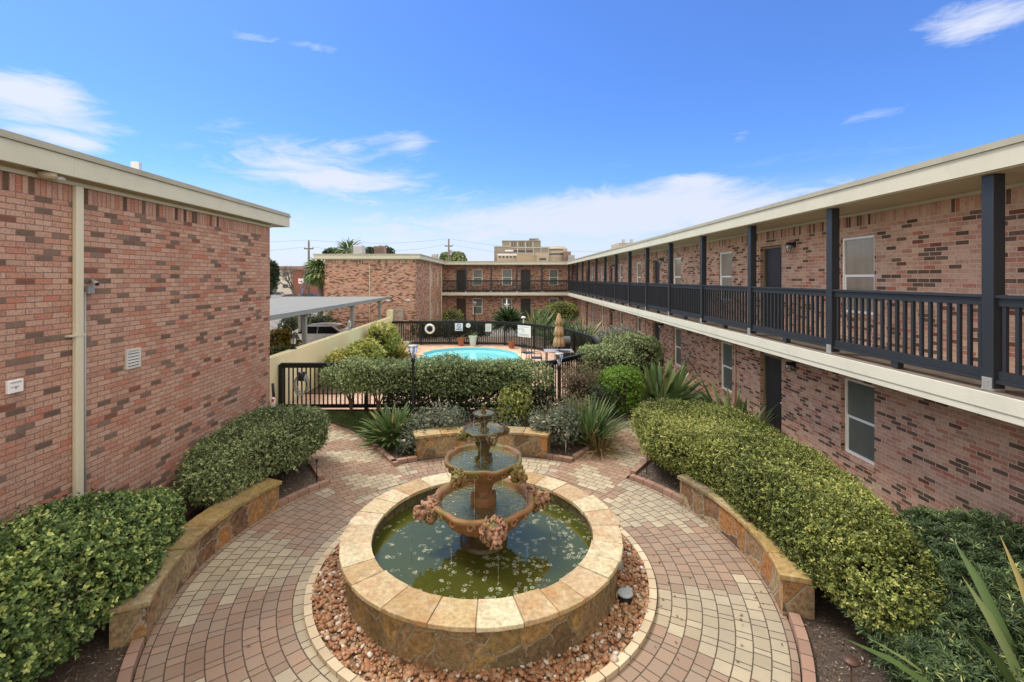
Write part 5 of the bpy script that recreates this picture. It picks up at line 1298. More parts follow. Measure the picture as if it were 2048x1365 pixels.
blade_plant('spiky_plant', 'small yellow-green bromeliad in the bed behind the rear bench', (-.75, 11.25, .1), 46, .5, .045, leaf_mat('blades_yellow', [(0, (.22, .22, .03)), (.6, (.42, .38, .06)), (1, (.55, .40, .10))]), spread=(10, 78), arch=.4, base_r=.06)
bush('bush', 'thin brown twiggy shrub between the rose bed and the tall strappy clump', (1.45, 11.75), (.6, .5), .95, .15, 1100, .035, .02, L_brn, core=.55, lumpy=.12, shell=.7)
bush('bush', 'loose dull shrub under the pool hedge near its middle', (-.15, 11.35), (.65, .35), .55, .1, 600, .045, .024, L_rose, core=.4, shell=.8)
t = thing('flower_pot', 'wide shallow clay pot among the plants behind the rear bench', 'pot', (-.95, 11.9, .15))
mb = MB(); mb.lathe([(.12, .13), (.19, .26), (.215, .27), (.205, .285), (.18, .27), (.0, .24)], 24, (-.95, 11.8)); part('pot_body', mb, mat('dark_pot', color=(.10, .085, .07), rough=.6), t, smooth=True)
# right of the fence end
bush('bush', 'brownish bare twiggy shrub beside the right garden lamp', (2.05, 13.0), (.62, .6), 1.55, .3, 2300, .035, .02, L_brn, core=.55, lumpy=.12, shell=.7, ground=.2)
bush('bush', 'bright lime green rounded shrub right of the pool hedge', (3.05, 12.75), (.58, .6), 1.50, .3, 3600, .045, .026, L_lime, ground=.2, p=2.6)
bush('bush', 'dark loose shrub left of the lime green one', (2.55, 12.5), (.4, .5), 1.2, .3, 900, .04, .022, L_dark, ground=.2, core=.6)
bush('hedge_ball', 'nearer of two big clipped round bushes beyond the lime shrub', (3.25, 15.2), (1.0, .85), 1.78, .35, 4800, .05, .028, L_grey, ground=.2, p=3.2, lumpy=.03)
bush('hedge_ball', 'farther and taller of the two big clipped round bushes', (4.45, 16.6), (1.05, .95), 2.0, .35, 5000, .05, .028, L_grey, ground=.2, p=3.0, lumpy=.03)
bush('bush', 'silvery frosted shrub behind the clipped round bushes', (4.6, 19.2), (1.0, .8), 1.95, .3, 2600, .05, .03, leaf_mat('leaves_silver', [(0, (.16, .18, .13)), (.6, (.30, .32, .25)), (1, (.48, .49, .40))]), ground=.2)
bush('bush', 'small green shrub where the fence bends near the right wall', (4.4, 22.0), (.7, .6), 1.35, .3, 1300, .05, .03, L_grey, ground=.2)
blade_plant('spiky_plant', 'dark glossy big-leaved clump against the right brick wall', (4.55, 13.7, .2), 170, 1.45, .15, L_blade, spread=(8, 80), arch=.35, base_r=.45, stalk=.4)
blade_plant('spiky_plant', 'dark leaf tips showing between the right hedge and the wall', (5.75, 11.6, .05), 36, 1.35, .10, L_blade, spread=(5, 50), arch=.35, base_r=.5, stalk=.35)
# planter by the yellow wall
bush('bush', 'yellow variegated shrub at the near end of the yellow wall', (-5.75, 16.4), (.65, .8), 1.34, .3, 1700, .085, .042, L_var, ground=.25, lumpy=.12, tip=.2)
bush('bush', 'second yellow variegated shrub along the yellow wall', (-5.7, 18.4), (.62, .9), 1.38, .3, 1700, .085, .042, L_var, ground=.25, lumpy=.12, tip=.2)
bush('bush', 'tall pale variegated shrub at the far end of the yellow wall', (-5.75, 21.4), (.62, .8), 1.80, .3, 1900, .085, .04, L_var, ground=.25, lumpy=.12, tip=.3)
blade_plant('fern', 'yellowish arching fern beside the pool at the yellow wall', (-5.15, 21.9, .25), 170, 1.15, .045, leaf_mat('fern_gold', [(0, (.16, .20, .04)), (.6, (.33, .30, .06)), (1, (.50, .34, .08))]), spread=(15, 80), arch=.7, base_r=.2, cat='fern')
mb = MB(); mb.prism(smooth([(-6.5, 15.0), (-5.1, 15.2), (-4.75, 17.5), (-4.9, 19.8), (-4.5, 22.2), (-5.3, 23.2), (-6.5, 23.0)], 6), .2, .285, top_only=False); struct('pool_bed', mb, m_soil)
# beyond the back fence
hedge('hedge', 'dark hedge seen through the rear pool fence', [(-5.6, 27.3), (-3.2, 27.3), (-.9, 27.3)], [.4, .4, .4], [1.45, 1.5, 1.45], .45, 3600, .06, .032, L_dark, ground=.2, core=.8)
bush('bush', 'light green rounded bush behind the rear fence at the projecting wing', (-3.85, 33.0), (.75, .7), 1.75, .3, 1500, .06, .035, L_yel, ground=.2)
blade_plant('sago_palm', 'dark sago palm behind the rear fence', (.05, 31.5, .9), 520, 1.35, .15, leaf_mat('sago_fronds', [(0, (.03, .06, .02)), (.6, (.06, .11, .035)), (1, (.12, .18, .06))]), spread=(5, 108), arch=.5, base_r=.12, cat='palm')
blade_plant('spiky_plant', 'grey strappy clump behind the closed parasol', (3.1, 27.5, .2), 150, 2.0, .10, L_bladeg, spread=(5, 70), arch=.5, base_r=.5)
blade_plant('spiky_plant', 'dark agave-like clump right of the sago palm', (2.0, 31.0, .2), 110, 2.1, .12, L_blade, spread=(5, 72), arch=.4, base_r=.4)
blade_plant('spiky_plant', 'strappy green clump near the right wall behind the fence', (4.3, 26.5, .2), 120, 1.7, .09, L_blade, spread=(5, 72), arch=.5, base_r=.5)
bush('bush', 'flat-topped clipped tree-like bush in the rear courtyard corner', (3.95, 33.5), (1.25, 1.0), 2.2, 1.0, 3000, .06, .035, L_yel, ground=.2, p=2.8)
bush('bush', 'green bush below the flat-topped one in the rear courtyard', (2.75, 33.0), (.9, .8), 1.8, .4, 1600, .06, .035, L_grey, ground=.2)

# ================================================================= POOLSIDE THINGS
def Xp(u, Y): return (u-1013)*Y/930
def Zp(v, Y): return 4-(v-556.5)*Y/930
t = thing('life_ring', 'white life ring with rope hung on the rear pool fence', 'life ring', (-4.32, 26.0, 1.1))
cx_, cz_ = Xp(859.5, 26.0), Zp(658.3, 26.0)
mb = MB(); mb.tube([(cx_+math.cos(a)*.225, 26.0, cz_+math.sin(a)*.225) for a in np.linspace(0, 2*PI, 33)], .062, 12, cap=False); part('ring', mb, m_signw, t, smooth=True)
mb = MB(); mb.tube([(cx_+math.cos(a)*.12, 25.97, cz_+math.sin(a)*.10) for a in np.linspace(0, 2*PI, 17)], .03, 8, cap=False); mb.tube([(cx_+math.cos(a)*.10, 25.95, cz_-.02+math.sin(a)*.08) for a in np.linspace(0, 2*PI, 17)], .025, 8, cap=False); part('rope_coil', mb, m_black, t, smooth=True)
mb = MB()
for k in range(4):
    a = PI/4+k*PI/2; mb.tube([(cx_+math.cos(a+s)*.225, 26.0-.066, cz_+math.sin(a+s)*.225) for s in (-.12, .12)], .02, 6)
part('band', mb, mat('band_grey', color=(.35, .35, .35), rough=.7), t)
def text(body, size, loc, mat_, parent, name='lettering', rz=0, ext=.002, align='CENTER'):
    c = bpy.data.curves.new(name, 'FONT'); c.body = body; c.size = size; c.extrude = ext; c.align_x = align; c.align_y = 'CENTER'; c.space_line = 1.1
    o = bpy.data.objects.new(name, c); col.objects.link(o); o.rotation_euler = (R(90), 0, rz); o.location = loc; o.data.materials.append(mat_)
    dg = bpy.context.evaluated_depsgraph_get(); me = bpy.data.meshes.new_from_object(o.evaluated_get(dg)); M = Matrix.Translation(loc) @ Matrix.Rotation(rz, 4, 'Z') @ Matrix.Rotation(R(90), 4, 'X'); me.transform(M)
    bpy.data.objects.remove(o); me.name = name
    return link(name, me, parent)
def sign(label, u0, u1, v0, v1, Y, build, rz=0.0, name='sign'):
    x0, x1, z0, z1 = Xp(u0, Y), Xp(u1, Y), Zp(v1, Y), Zp(v0, Y); xc = (x0+x1)/2
    t = thing(name, label, 'sign', (xc, Y, (z0+z1)/2))
    M = Matrix.Translation((xc, Y, 0)) @ Matrix.Rotation(rz, 4, 'Z')
    mb = MB(); h = (x1-x0)/2/max(.5, math.cos(rz)); mb.box(-h, h, -.006, .006, z0, z1, M=M); part('panel', mb, m_signw, t)
    build(t, M, h, z0, z1); return t
def s1(t, M, h, z0, z1):
    zc = z1-(z1-z0)*.36; mb = MB(); r = h*.5
    mb.tube([M @ Vector((math.cos(a)*r, -.012, zc+math.sin(a)*r)) for a in np.linspace(0, 2*PI, 25)], .018, 6, cap=False); mb.tube([M @ Vector((-r*.7, -.012, zc+r*.7)), M @ Vector((r*.7, -.012, zc-r*.7))], .016, 6); part('symbol', mb, m_signb, t)
    mb = MB(); mb.box(-h*.8, h*.8, -.012, -.007, z0+.04, z0+.12, M=M); part('band', mb, m_signb, t)
    text('NO DIVING', .06, M @ Vector((0, -.016, z0+.08)), m_signw, t)
sign('square white no diving sign with a blue symbol on the rear pool fence', 910, 925.5, 647, 662, 26.02, s1)
def s2(t, M, h, z0, z1):
    text('POOL\nRULES', .09, M @ Vector((0, -.009, z1-.12)), m_signr, t)
    mb = MB(); rr = random.Random(5)
    for k in range(6): mb.box(-h*.7, h*rr.uniform(.3, .75), -.009, -.0065, z0+.04+k*.033, z0+.05+k*.033, M=M)
    part('text_line', mb, m_signg, t)
sign('small white portrait notice on the rear pool fence', 971, 982.5, 648, 663.5, 25.93, s2)
def s3(t, M, h, z0, z1):
    text('POOL AREA\nRULES', .105, M @ Vector((0, -.009, (z0+z1)/2+.06)), m_signb, t); rr = random.Random(6); mb = MB()
    for k in range(3): mb.box(-h*.75, h*rr.uniform(.5, .8), -.009, -.0065, z0+.06+k*.045, z0+.07+k*.045, M=M)
    mb.box(-h*.8, h*.8, -.009, -.0065, z1-.09, z1-.075, M=M); part('text_line', mb, m_signb, t)
sign('largest white pool rules board on the rear pool fence', 1036, 1061, 651.5, 674.5, 24.78, s3, rz=-.765)
t = thing('round_sign', 'round white thermometer dial on the rear pool fence', 'sign', (Xp(936.5, 26.02), 26.02, 1.35))
mb = MB(); M = Matrix.Translation((Xp(936.5, 26.02), 26.02, Zp(651.5, 26))) @ Matrix.Rotation(R(90), 4, 'X'); mb.lathe([(0, .012), (.125, .012), (.13, 0), (.0, -.01)], 28, (0, 0), M=M); part('dial', mb, m_signw, t)
mb = MB(); mb.lathe([(.0, .016), (.02, .016), (.02, .012)], 12, (0, 0), M=M); mb.tube([M @ Vector((0, 0, .018)), M @ Vector((.05, .05, .018))], .006, 5); part('needle', mb, m_signr, t)
def pot(label, u, Y, r0, r1, h, m, plant=None):
    x = Xp(u, Y); t = thing('flower_pot', label, 'pot', (x, Y, .25))
    mb = MB(); mb.lathe([(r0, .25), (r1, .25+h), (r1+.02, .25+h), (r1+.02, .25+h*.86), (r1, .25+h*.86)][:3], 24, (x, Y)); mb.lathe([(r1+.02, .25+h), (r1-.02, .25+h), (r1-.03, .25+h*.85), (0, .25+h*.85)], 24, (x, Y)); mb.lathe([(r1+.001, .25+h*.85), (r1+.022, .25+h*.85), (r1+.022, .25+h)], 24, (x, Y)); part('pot_body', mb, m, t, smooth=False)
    if plant:
        rng = new_rng(); V, F, r = blades(rng, (x, Y, .25+h*.85), plant[0], plant[1], .03, spread=(5, 60)); link('plant', np_mesh('plant', V, F, r, plant[2]), t)
pot('terracotta pot by the rear fence below the no diving sign', 922, 25.7, .13, .20, .45, m_terra, (14, .35, L_brn))
pot('tall tapering pale planter by the rear fence', 946, 25.6, .15, .22, .58, m_pot, (16, .5, L_blade))
pot('terracotta pot by the rear fence near the largest rules board', 1023, 24.9, .14, .20, .36, m_terra, (10, .25, L_brn))
pot('small grey square pot near the gate', 812.5, 25.4, .13, .16, .28, m_pot)
# parasol, table, chairs, grill
ux, uy = 2.2, 19.5
t = thing('parasol', 'closed tan parasol standing through the poolside table', 'parasol', (ux, uy, .25))
mb = MB(); mb.tube([(ux, uy, .25), (ux, uy, 2.55)], .02, 8); mb.ell((ux, uy, 2.58), (.03, .03, .04), 8); part('pole', mb, m_black, t)
mb = MB(); fold = lambda r, z, tt, i: (r*(1+.16*math.cos(8*tt)), z+.03*math.cos(8*tt)*(r > .14))
for (za, zb, ra, rb_) in ((2.53, 2.02, .035, .155), (2.06, 1.58, .10, .20), (1.62, 1.14, .13, .235)): mb.lathe([(ra, za), ((ra+rb_)*.52, (za+zb)/2), (rb_, zb), (rb_*.8, zb+.02), (.02, zb+.10)], 48, (ux, uy), fold)
part('canopy', mb, m_umb, t, smooth=True)
t = thing('patio_table', 'rectangular grey-topped table under the closed parasol', 'table', (ux, uy, .25))
mb = MB(); mb.box(ux-.62, ux+.58, uy-.38, uy+.38, .93, .965); part('table_top', mb, m_alub, t, bevel=.006)
for sx in (-.52, .48):
    for sy in (-.3, .3): mb = MB(); mb.box(ux+sx-.02, ux+sx+.02, uy+sy-.02, uy+sy+.02, .25, .93); part('leg', mb, m_black, t)
def chair(label, x, y, rz, first=[None]):
    if first[0]:
        c = copy_tree(first[0]); c.location = (x, y, .25); c.rotation_euler.z = rz; c['label'] = label; return
    t = thing('patio_chair', label, 'chair', (x, y, .25), 'black metal chairs round the poolside table', local=True, rotz=rz); first[0] = t
    P = lambda n, mb: link(n, mb.mesh(n, m_black), t)
    mb = MB(); mb.box(-.23, .23, -.22, .22, .43, .455); P('seat', mb)
    mb = MB(); mb.box(-.22, .22, .20, .22, .82, .86)
    for k in range(7): mb.box(-.21+k*.065, -.19+k*.065, .203, .217, .455, .82)
    P('backrest', mb)
    for sx in (-1, 1):
        for sy in (-1, 1): mb = MB(); mb.tube([(sx*.21, sy*.2, .43), (sx*.23, sy*.23, 0)], .012, 6); P('leg', mb)
        mb = MB(); mb.tube([(sx*.23, -.2, .45), (sx*.24, -.18, .64), (sx*.24, .2, .66)], .012, 6); P('armrest', mb)
chair('black metal chair at the left end of the poolside table', 1.25, 19.3, R(90)); chair('black metal chair behind the poolside table', 2.35, 20.3, 0)
chair('black metal chair before the poolside table', 2.3, 18.7, PI); chair('lone black metal chair left of the poolside table, nearer the rules board', .95, 20.6, R(120))
gx, gy = 2.62, 21.2
t = thing('barbecue_grill', 'grey covered barbecue grill behind the closed parasol', 'grill', (gx, gy, .25))
mb = MB(); mb.box(gx-.45, gx+.3, gy-.25, gy+.25, .95, 1.08); mb.box(gx-.3, gx+.25, gy-.22, gy+.22, .3, .95); part('cabinet', mb, m_black, t, bevel=.02)
mb = MB(); M = Matrix.Translation((gx, gy, 1.08)) @ Matrix.Rotation(R(90), 4, 'Y'); mb.tube([(gx-.28, gy, 1.10), (gx+.27, gy, 1.10)], .25, 20); part('lid', mb, mat('grill_lid', color=(.09, .092, .095), rough=.5), t, smooth=False)
# hose reel on the front fence, pipe at the wall
t = thing('garden_hose', 'coiled dark hose hung on the front pool fence near the yellow wall', 'hose', (-5.75, 13.1, 1.0))
mb = MB(); rr = random.Random(5)
for k in range(5):
    ox, oz, rx, rz_ = rr.uniform(-.03, .03), rr.uniform(-.06, .02), rr.uniform(.15, .21), rr.uniform(.22, .30)
    mb.tube([(-5.78+ox+math.cos(a)*rx, 13.14-k*.018, 1.02+oz+math.sin(a)*rz_) for a in np.linspace(0, 2*PI, 25)], .012, 7, cap=False)
part('hose_coil', mb, m_grey, t, smooth=True)
mb = MB(); mb.box(-5.87, -5.69, 13.10, 13.2, 1.1, 1.34); mb.ell((-5.78, 13.08, 1.22), (.10, .06, .13), 12); part('hose_bracket', mb, m_black, t)
t = thing('stand_pipe', 'black capped standpipe with white and red float beside the yellow wall', 'pipe', (-5.35*1.13, 11.9, .05))
px_, py_ = Xp(547, 12.0), 12.0
mb = MB(); mb.tube([(px_, py_, .05), (px_, py_, 1.0), (px_-.02, py_, 1.28)], .035, 10); part('pipe', mb, m_black, t, smooth=True)
mb = MB(); mb.tube([(px_+.02, py_-.06, .0), (px_+.02, py_-.06, .86)], .05, 12); mb.ell((px_+.02, py_-.06, .88), (.055, .055, .06), 12); part('float', mb, m_signw, t, smooth=True)
mb = MB(); mb.ell((px_+.035, py_-.10, .87), (.035, .03, .05), 10); part('valve', mb, m_signr, t, smooth=True)
for k, (lab, y) in enumerate((('black lantern on the yellow wall behind the silver car', 14.4), ('grey lantern on the yellow wall beside a carport post', 19.5))):
    t = thing('lantern', lab, 'lantern', (-6.6, y, 1.8), 'lanterns on the yellow wall'); m_ = m_black if k == 0 else m_grey
    mb = MB(); mb.lathe([(.10, 1.80), (.085, 1.83), (.03, 1.86), (.03, 1.92), (.075, 1.96)], 12, (-6.6, y)); part('base', mb, m_, t)
    mb = MB(); mb.lathe([(.10, 2.14), (.05, 2.20), (.02, 2.24), (0, 2.27)], 12, (-6.6, y)); part('cap', mb, m_, t)
    mb = MB(); mb.lathe([(.07, 1.96), (.085, 2.14)], 8, (-6.6, y)); part('glass', mb, m_glassf, t)
    mb = MB()
    for j in range(4): a = j*PI/2+.4; mb.tube([(-6.6+math.cos(a)*.078, y+math.sin(a)*.078, 1.96), (-6.6+math.cos(a)*.092, y+math.sin(a)*.092, 2.14)], .007, 5)
    part('lantern_bar', mb, m_, t)

# ================================================================= CARPORT, CARS
t = thing('carport', 'open metal carport with a flat pale ribbed roof beside the yellow wall', 'carport', (-9.5, 18, 0))
def crf(tn, p):
    P = tn.pos(); x, y, z = tn.sep(P); r = tn.m('ABSOLUTE', tn.m('SUBTRACT', tn.m('FRACT', tn.m('MULTIPLY', x, 3.3)), .5))
    st = tn.noise(tn.vm('MULTIPLY', P, (4, .25, 1)), 1.6, 5, .65)
    tn.put(p.inputs['Base Color'], tn.mix(st, (.17, .178, .175), (.29, .30, .29))); p.inputs['Roughness'].default_value = .8; p.inputs['Specular IOR Level'].default_value = .15; tn.put(p.inputs['Normal'], tn.bump(tn.mr(r, .36, .46), .8, .03))
mb = MB(); mb.box(-12.9, -6.92, 6.5, 27.38, 2.87, 2.90); part('roof_sheet', mb, mat('ribbed_roof', crf), t)
mb = MB(); mb.box(-6.92, -6.88, 6.5, 27.42, 2.76, 2.91); mb.box(-12.9, -6.92, 27.385, 27.42, 2.76, 2.905); mb.box(-12.94, -12.9, 6.5, 27.42, 2.76, 2.91); part('gutter', mb, m_grey, t)
mb = MB()
for y in (11.0, 16.3, 21.3, 25.9): mb.box(-12.9, -6.95, y-.05, y+.05, 2.68, 2.868)
for x in (-8.4, -9.9, -11.4): mb.box(x-.03, x+.03, 6.5, 27.38, 2.80, 2.866)
part('roof_beam', mb, m_grey, t)
for y in (11.0, 16.3, 21.3, 25.9):
    for x in (-7.08, -11.5): mb = MB(); mb.box(x-.07, x+.07, y-.07, y+.07, -.05, 2.675); part('post', mb, m_grey, t, bevel=.006)
m_tyre = mat('tyre', color=(.02, .02, .02), rough=.8); m_cglass = mat('car_glass', color=(.012, .015, .017), rough=.05, spec=.6)
m_tail = mat('tail_lamp', color=(.45, .02, .02), rough=.2); m_head = mat('head_lamp', color=(.7, .72, .74), rough=.1)
def car_paint(n, c): return mat(n, lambda t, p: (setattr(p.inputs['Coat Weight'], 'default_value', .6), None) and None, color=c, rough=.35, metal=.35)
def car(label, loc, rz, paint_, group=None, suv=False):
    """length along +x (front at +x), local coordinates"""
    T = thing('parked_car', label, 'car', loc, group, local=True, rotz=rz)
    P = lambda n, mb, m, par=T, s=False, rc=False: link(n, (fix(mb.mesh(n, m, s)) if rc else mb.mesh(n, m, s)), par)
    H = 1.44 if not suv else 1.68; dz = 0 if not suv else .16
    # lower body: sections along x with half width and belt height
    xs = [-2.27, -2.22, -2.05, -1.6, -1.0, -.3, .5, 1.0, 1.5, 1.95, 2.18, 2.28]
    top = [.72, .92, .98, .97, .93, .92, .91, .90, .85, .78, .70, .55]; bot = [.42, .30, .24, .2, .2, .2, .2, .2, .2, .22, .28, .36]; hw = [.66, .78, .85, .88, .9, .9, .9, .89, .88, .84, .74, .60]
    mb = MB(); ring = []
    for x, a, b, w_ in zip(xs, top, bot, hw):
        a += dz; pr = [(-w_*.82, a), (-w_*.97, a-.10), (-w_, (a+b)*.5), (-w_*.96, b+.06), (-w_*.8, b), (w_*.8, b), (w_*.96, b+.06), (w_, (a+b)*.5), (w_*.97, a-.10), (w_*.82, a), (0, a+.035)]
        ring.append([(x, y, z) for y, z in pr])
    n = len(ring[0]); i0 = len(mb.v)
    for r_ in ring: mb.v += r_
    for k in range(len(ring)-1):
        for j in range(n): mb.face((i0+k*n+j, i0+k*n+(j+1) % n, i0+(k+1)*n+(j+1) % n, i0+(k+1)*n+j))
    mb.face(range(i0, i0+n)); mb.face(range(i0+(len(ring)-1)*n, i0+len(ring)*n)[::-1]); o = P('body', mb, paint_, s=True, rc=True)
    # cabin
    cb = [(-1.95, .96, .78), (-1.25 if not suv else -1.85, H-.07, .62), (-.75, H-.01, .60), (0, H, .60), (.45, H-.05, .62), (1.22, .92, .78)]
    mb = MB(); i0 = len(mb.v)
    for x, z, w_ in cb: zb = .90+dz; mb.v += [(x, -w_, max(z, zb+.0)), (x, w_, max(z, zb)), (x, .82, zb-.02), (x, -.82, zb-.02)]
    for k in range(len(cb)-1):
        for j in range(4): mb.face((i0+k*4+j, i0+k*4+(j+1) % 4, i0+(k+1)*4+(j+1) % 4, i0+(k+1)*4+j))
    P('roof', mb, paint_, rc=True)
    for s in (-1, 1):
        for (xa, xb, xc, xd) in ((-1.50, -.42, -.42, -1.12), (-.36, .98, .38, -.36)):
            def pt(x, z): f = (z-.90-dz)/(H-.90-dz); return (x, s*(.835-.21*f), z)
            mb = MB(); mb.quad(pt(xa, .97+dz), pt(xb, .96+dz), pt(xc, H-.10), pt(xd, H-.10)); g = P('window', mb, m_cglass)
    mb = MB(); mb.quad((1.13, -.70, .965+dz*.9), (1.13, .70, .965+dz*.9), (.53, .58, H-.09), (.53, -.58, H-.09)); P('windscreen', mb, m_cglass)
    mb = MB(); mb.quad((-1.90, -.68, 1.0+dz), (-1.90, .68, 1.0+dz), (-1.33 if not suv else -1.88, .56, H-.11), (-1.33 if not suv else -1.88, -.56, H-.11)); P('rear_window', mb, m_cglass)
    for x in (-1.38, 1.38):
        for s in (-1, 1):
            mb = MB(); mb.tube([(x, s*.70, .32), (x, s*.905, .32)], .325, 24); wh = P('wheel', mb, m_tyre)
            mb = MB(); mb.tube([(x, s*.90, .32), (x, s*.915, .32)], .21, 20)
            P('rim', mb, m_alu, wh); mb = MB()
            for k in range(5): a = k*2*PI/5; mb.tube([(x+math.cos(a+.35)*.10, s*.918, .32+math.sin(a+.35)*.10), (x+math.cos(a+.35)*.19, s*.918, .32+math.sin(a+.35)*.19)], .03, 6)
            P('hub_opening', mb, m_black, wh)
    for s in (-1, 1):
        mb = MB(); mb.box(-2.26, -2.0, s*.76-.09, s*.76+.09, .74+dz, .88+dz); P('tail_light', mb, m_tail); mb = MB(); mb.box(1.98, 2.2, s*.66-.12, s*.66+.12, .58+dz, .72+dz); P('headlight', mb, m_head)
        mb = MB(); mb.ell((.85, s*.98, .98+dz), (.08, .09, .06), 10); P('mirror', mb, paint_)
        mb = MB()
        for xx in (-.95, .1): mb.box(xx-.09, xx+.09, s*.905-.008, s*.905+.008, .80+dz, .825+dz)
        P('door_handle', mb, m_alu)
    for x_ in (-2.275,): mb = MB(); mb.box(x_-.01, x_+.01, -.25, .25, .55, .66); P('number_plate', mb, m_signw)
    return T
m_silver = mat('car_silver', color=(.85, .86, .87), rough=.3, metal=.1); m_maroon = mat('car_maroon', color=(.12, .02, .02), rough=.25, metal=.3)
m_cwhite = mat('car_white', color=(.75, .76, .77), rough=.3); m_cgrey = mat('car_grey', color=(.30, .31, .33), rough=.3, metal=.5); m_cblack = mat('car_black', color=(.02, .02, .025), rough=.25)
car('silver sedan parked under the carport', (Xp(580, 26.8)+2.35, 26.6, -.05), 0, m_silver)
car('maroon sedan parked across the far lot', (Xp(590, 76), 76, -.05), R(8), m_maroon, 'cars in the far parking lot')
car('grey hatch parked left of the maroon sedan', (Xp(556, 82), 82, -.05), R(12), m_cgrey, 'cars in the far parking lot', True)
car('black car parked nearest the palm in the far lot', (Xp(620, 80), 80, -.05), R(-5), m_cblack, 'cars in the far parking lot')
car('pale car parked just behind the carport roof', (Xp(603, 64), 64, -.05), R(6), m_cwhite, 'cars in the far parking lot')
car('white car farthest back in the far lot', (Xp(549, 90), 90, -.05), R(10), m_cwhite, 'cars in the far parking lot')
bush('bush', 'golden-leaved shrub beside the driveway under the carport edge', (Xp(556, 23.5), 23.5), (1.0, .8), 1.35, 0, 1400, .07, .04, L_fire, cat='bush')
bush('bush', 'dull green shrub below the golden one beside the driveway', (Xp(553, 21.8), 21.8), (1.0, .5), .75, 0, 800, .06, .035, L_grey)
blade_plant('spiky_plant', 'dark strappy clump behind the silver car', (Xp(612, 29), 29, 0), 130, 2.3, .13, L_blade, spread=(5, 72), arch=.45, base_r=.7)
hedge('hedge', 'dark hedge row at the far edge of the driveway', [(-14, 28.6), (-12.3, 28.7), (-10.5, 28.8)], [.6, .6, .6], [1.6, 1.7, 1.6], .1, 1800, .07, .04, L_dark)

# ================================================================= BEYOND
def far_building(name, label, u0, u1, vt, Y, depth, m, extra=None, cat='building', vb=None, base=0.0):
    x0, x1, z1 = Xp(u0, Y), Xp(u1, Y), Zp(vt, Y); t = thing(name, label, cat, ((x0+x1)/2, Y+depth/2, base))
    mb = MB(); mb.box(x0, x1, Y, Y+depth, base-.1, z1); part('wall', mb, m, t)
    if extra: extra(t, Y)
    return t
def boxes(t, nm, m, Y, L_, dep=.3, out=.25):
    for (u0, u1, v0, v1) in L_:
        mb = MB(); mb.box(Xp(u0, Y), Xp(u1, Y), Y-out, Y+dep, Zp(v1, Y), Zp(v0, Y)); part(nm, mb, m, t)
m_taupe = mat('taupe_panel', color=(.30, .26, .225), rough=.85, noise=.1, nscale=.2); m_cream = mat('cream_concrete', color=(.56, .53, .46), rough=.85, noise=.08, nscale=.2)
m_tan = mat('tan_wall', color=(.42, .34, .22), rough=.85, noise=.1, nscale=.1); m_beige = mat('beige_wall', color=(.46, .39, .30), rough=.85, noise=.08, nscale=.1); m_bbr = mat('brown_brick_far', color=(.25, .17, .14), rough=.9, noise=.1)
m_win = mat('far_window', color=(.06, .065, .075), rough=.2); m_olive = mat('olive_panel', color=(.25, .235, .175), rough=.85, noise=.1)
q = lambda x, y: (960+x/10.24, 465+y/10.24)
def qb(x0, x1, y0, y1): a = q(x0, y0); b = q(x1, y1); return (a[0], b[0], a[1], b[1])
def hosp(t, Y):
    boxes(t, 'roof_band', m_cream, Y, [qb(290, 625, 283, 297), qb(640, 1415, 308, 322)], 40)
    boxes(t, 'pilaster', m_cream, Y, [qb(x-7, x+7, 322, 570) for x in (770, 930, 1090, 1250, 1410)])
    boxes(t, 'floor_band', m_cream, Y, [qb(777, 923, 436, 448), qb(937, 1083, 436, 448), qb(1097, 1160, 436, 448)])
    boxes(t, 'window_strip', m_win, Y, [qb(690, 763, 368, 405), qb(785, 922, 368, 405), qb(942, 1080, 368, 405)], out=.12)
    boxes(t, 'sign_board', m_signw, Y, [qb(512, 680, 362, 392)])
T = far_building('hospital_building', 'large taupe and cream institutional block on the skyline behind the rear wing', 960+290/10.24, 960+1415/10.24, 465+297/10.24, 260, 60, m_taupe, hosp)
def top_block(t, Y):
    boxes(t, 'roof_band', m_taupe, Y, [qb(447, 1245, 168, 186)], 30, .5)
    boxes(t, 'pilaster', m_cream, Y, [qb(x-8, x+8, 190, 312) for x in (613, 770, 930, 1085)])
    boxes(t, 'window_slit', m_win, Y, [qb(x-8, x+8, 205, 302) for x in (660, 715, 825, 875, 980, 1035)], out=.12)
far_building('tower_block', 'upper olive panelled block with dark slit windows and cream columns on the skyline', 960+455/10.24, 960+1243/10.24, 465+186/10.24, 275, 30, m_olive, top_block)
far_building('roof_penthouse', 'small square penthouse on top of the olive skyline block', 960+1015/10.24, 960+1205/10.24, 465+125/10.24, 285, 12, m_taupe, lambda t, Y: boxes(t, 'window_opening', m_win, Y, [qb(1030, 1060, 140, 168), qb(1100, 1120, 140, 176)], out=.12))
far_building('low_block', 'low pale block with five square windows at the left foot of the skyline buildings', 960+345/10.24, 960+755/10.24, 465+440/10.24, 245, 12, m_beige, lambda t, Y: (boxes(t, 'parapet', m_signw, Y, [qb(360, 755, 440, 478)]), boxes(t, 'window_opening', m_win, Y, [qb(x-17, x+17, 486, 526) for x in (405, 482, 557, 632, 708)], out=.12)))
far_building('low_block', 'plain tan block in the middle of the skyline buildings', 960+757/10.24, 960+1162/10.24, 465+452/10.24, 240, 10, m_tan)
far_building('low_block', 'beige block with one dark window at the right of the tan skyline block', 960+1164/10.24, 960+1400/10.24, 465+418/10.24, 238, 10, m_beige, lambda t, Y: boxes(t, 'window_opening', m_win, Y, [qb(1215, 1355, 530, 572)], out=.12))
Yr = 258; xr = Xp(960+1600/10.24, Yr); t = thing('round_building', 'beige round-fronted block with two bands of dark windows on the skyline', 'building', (xr, Yr+8, 0))
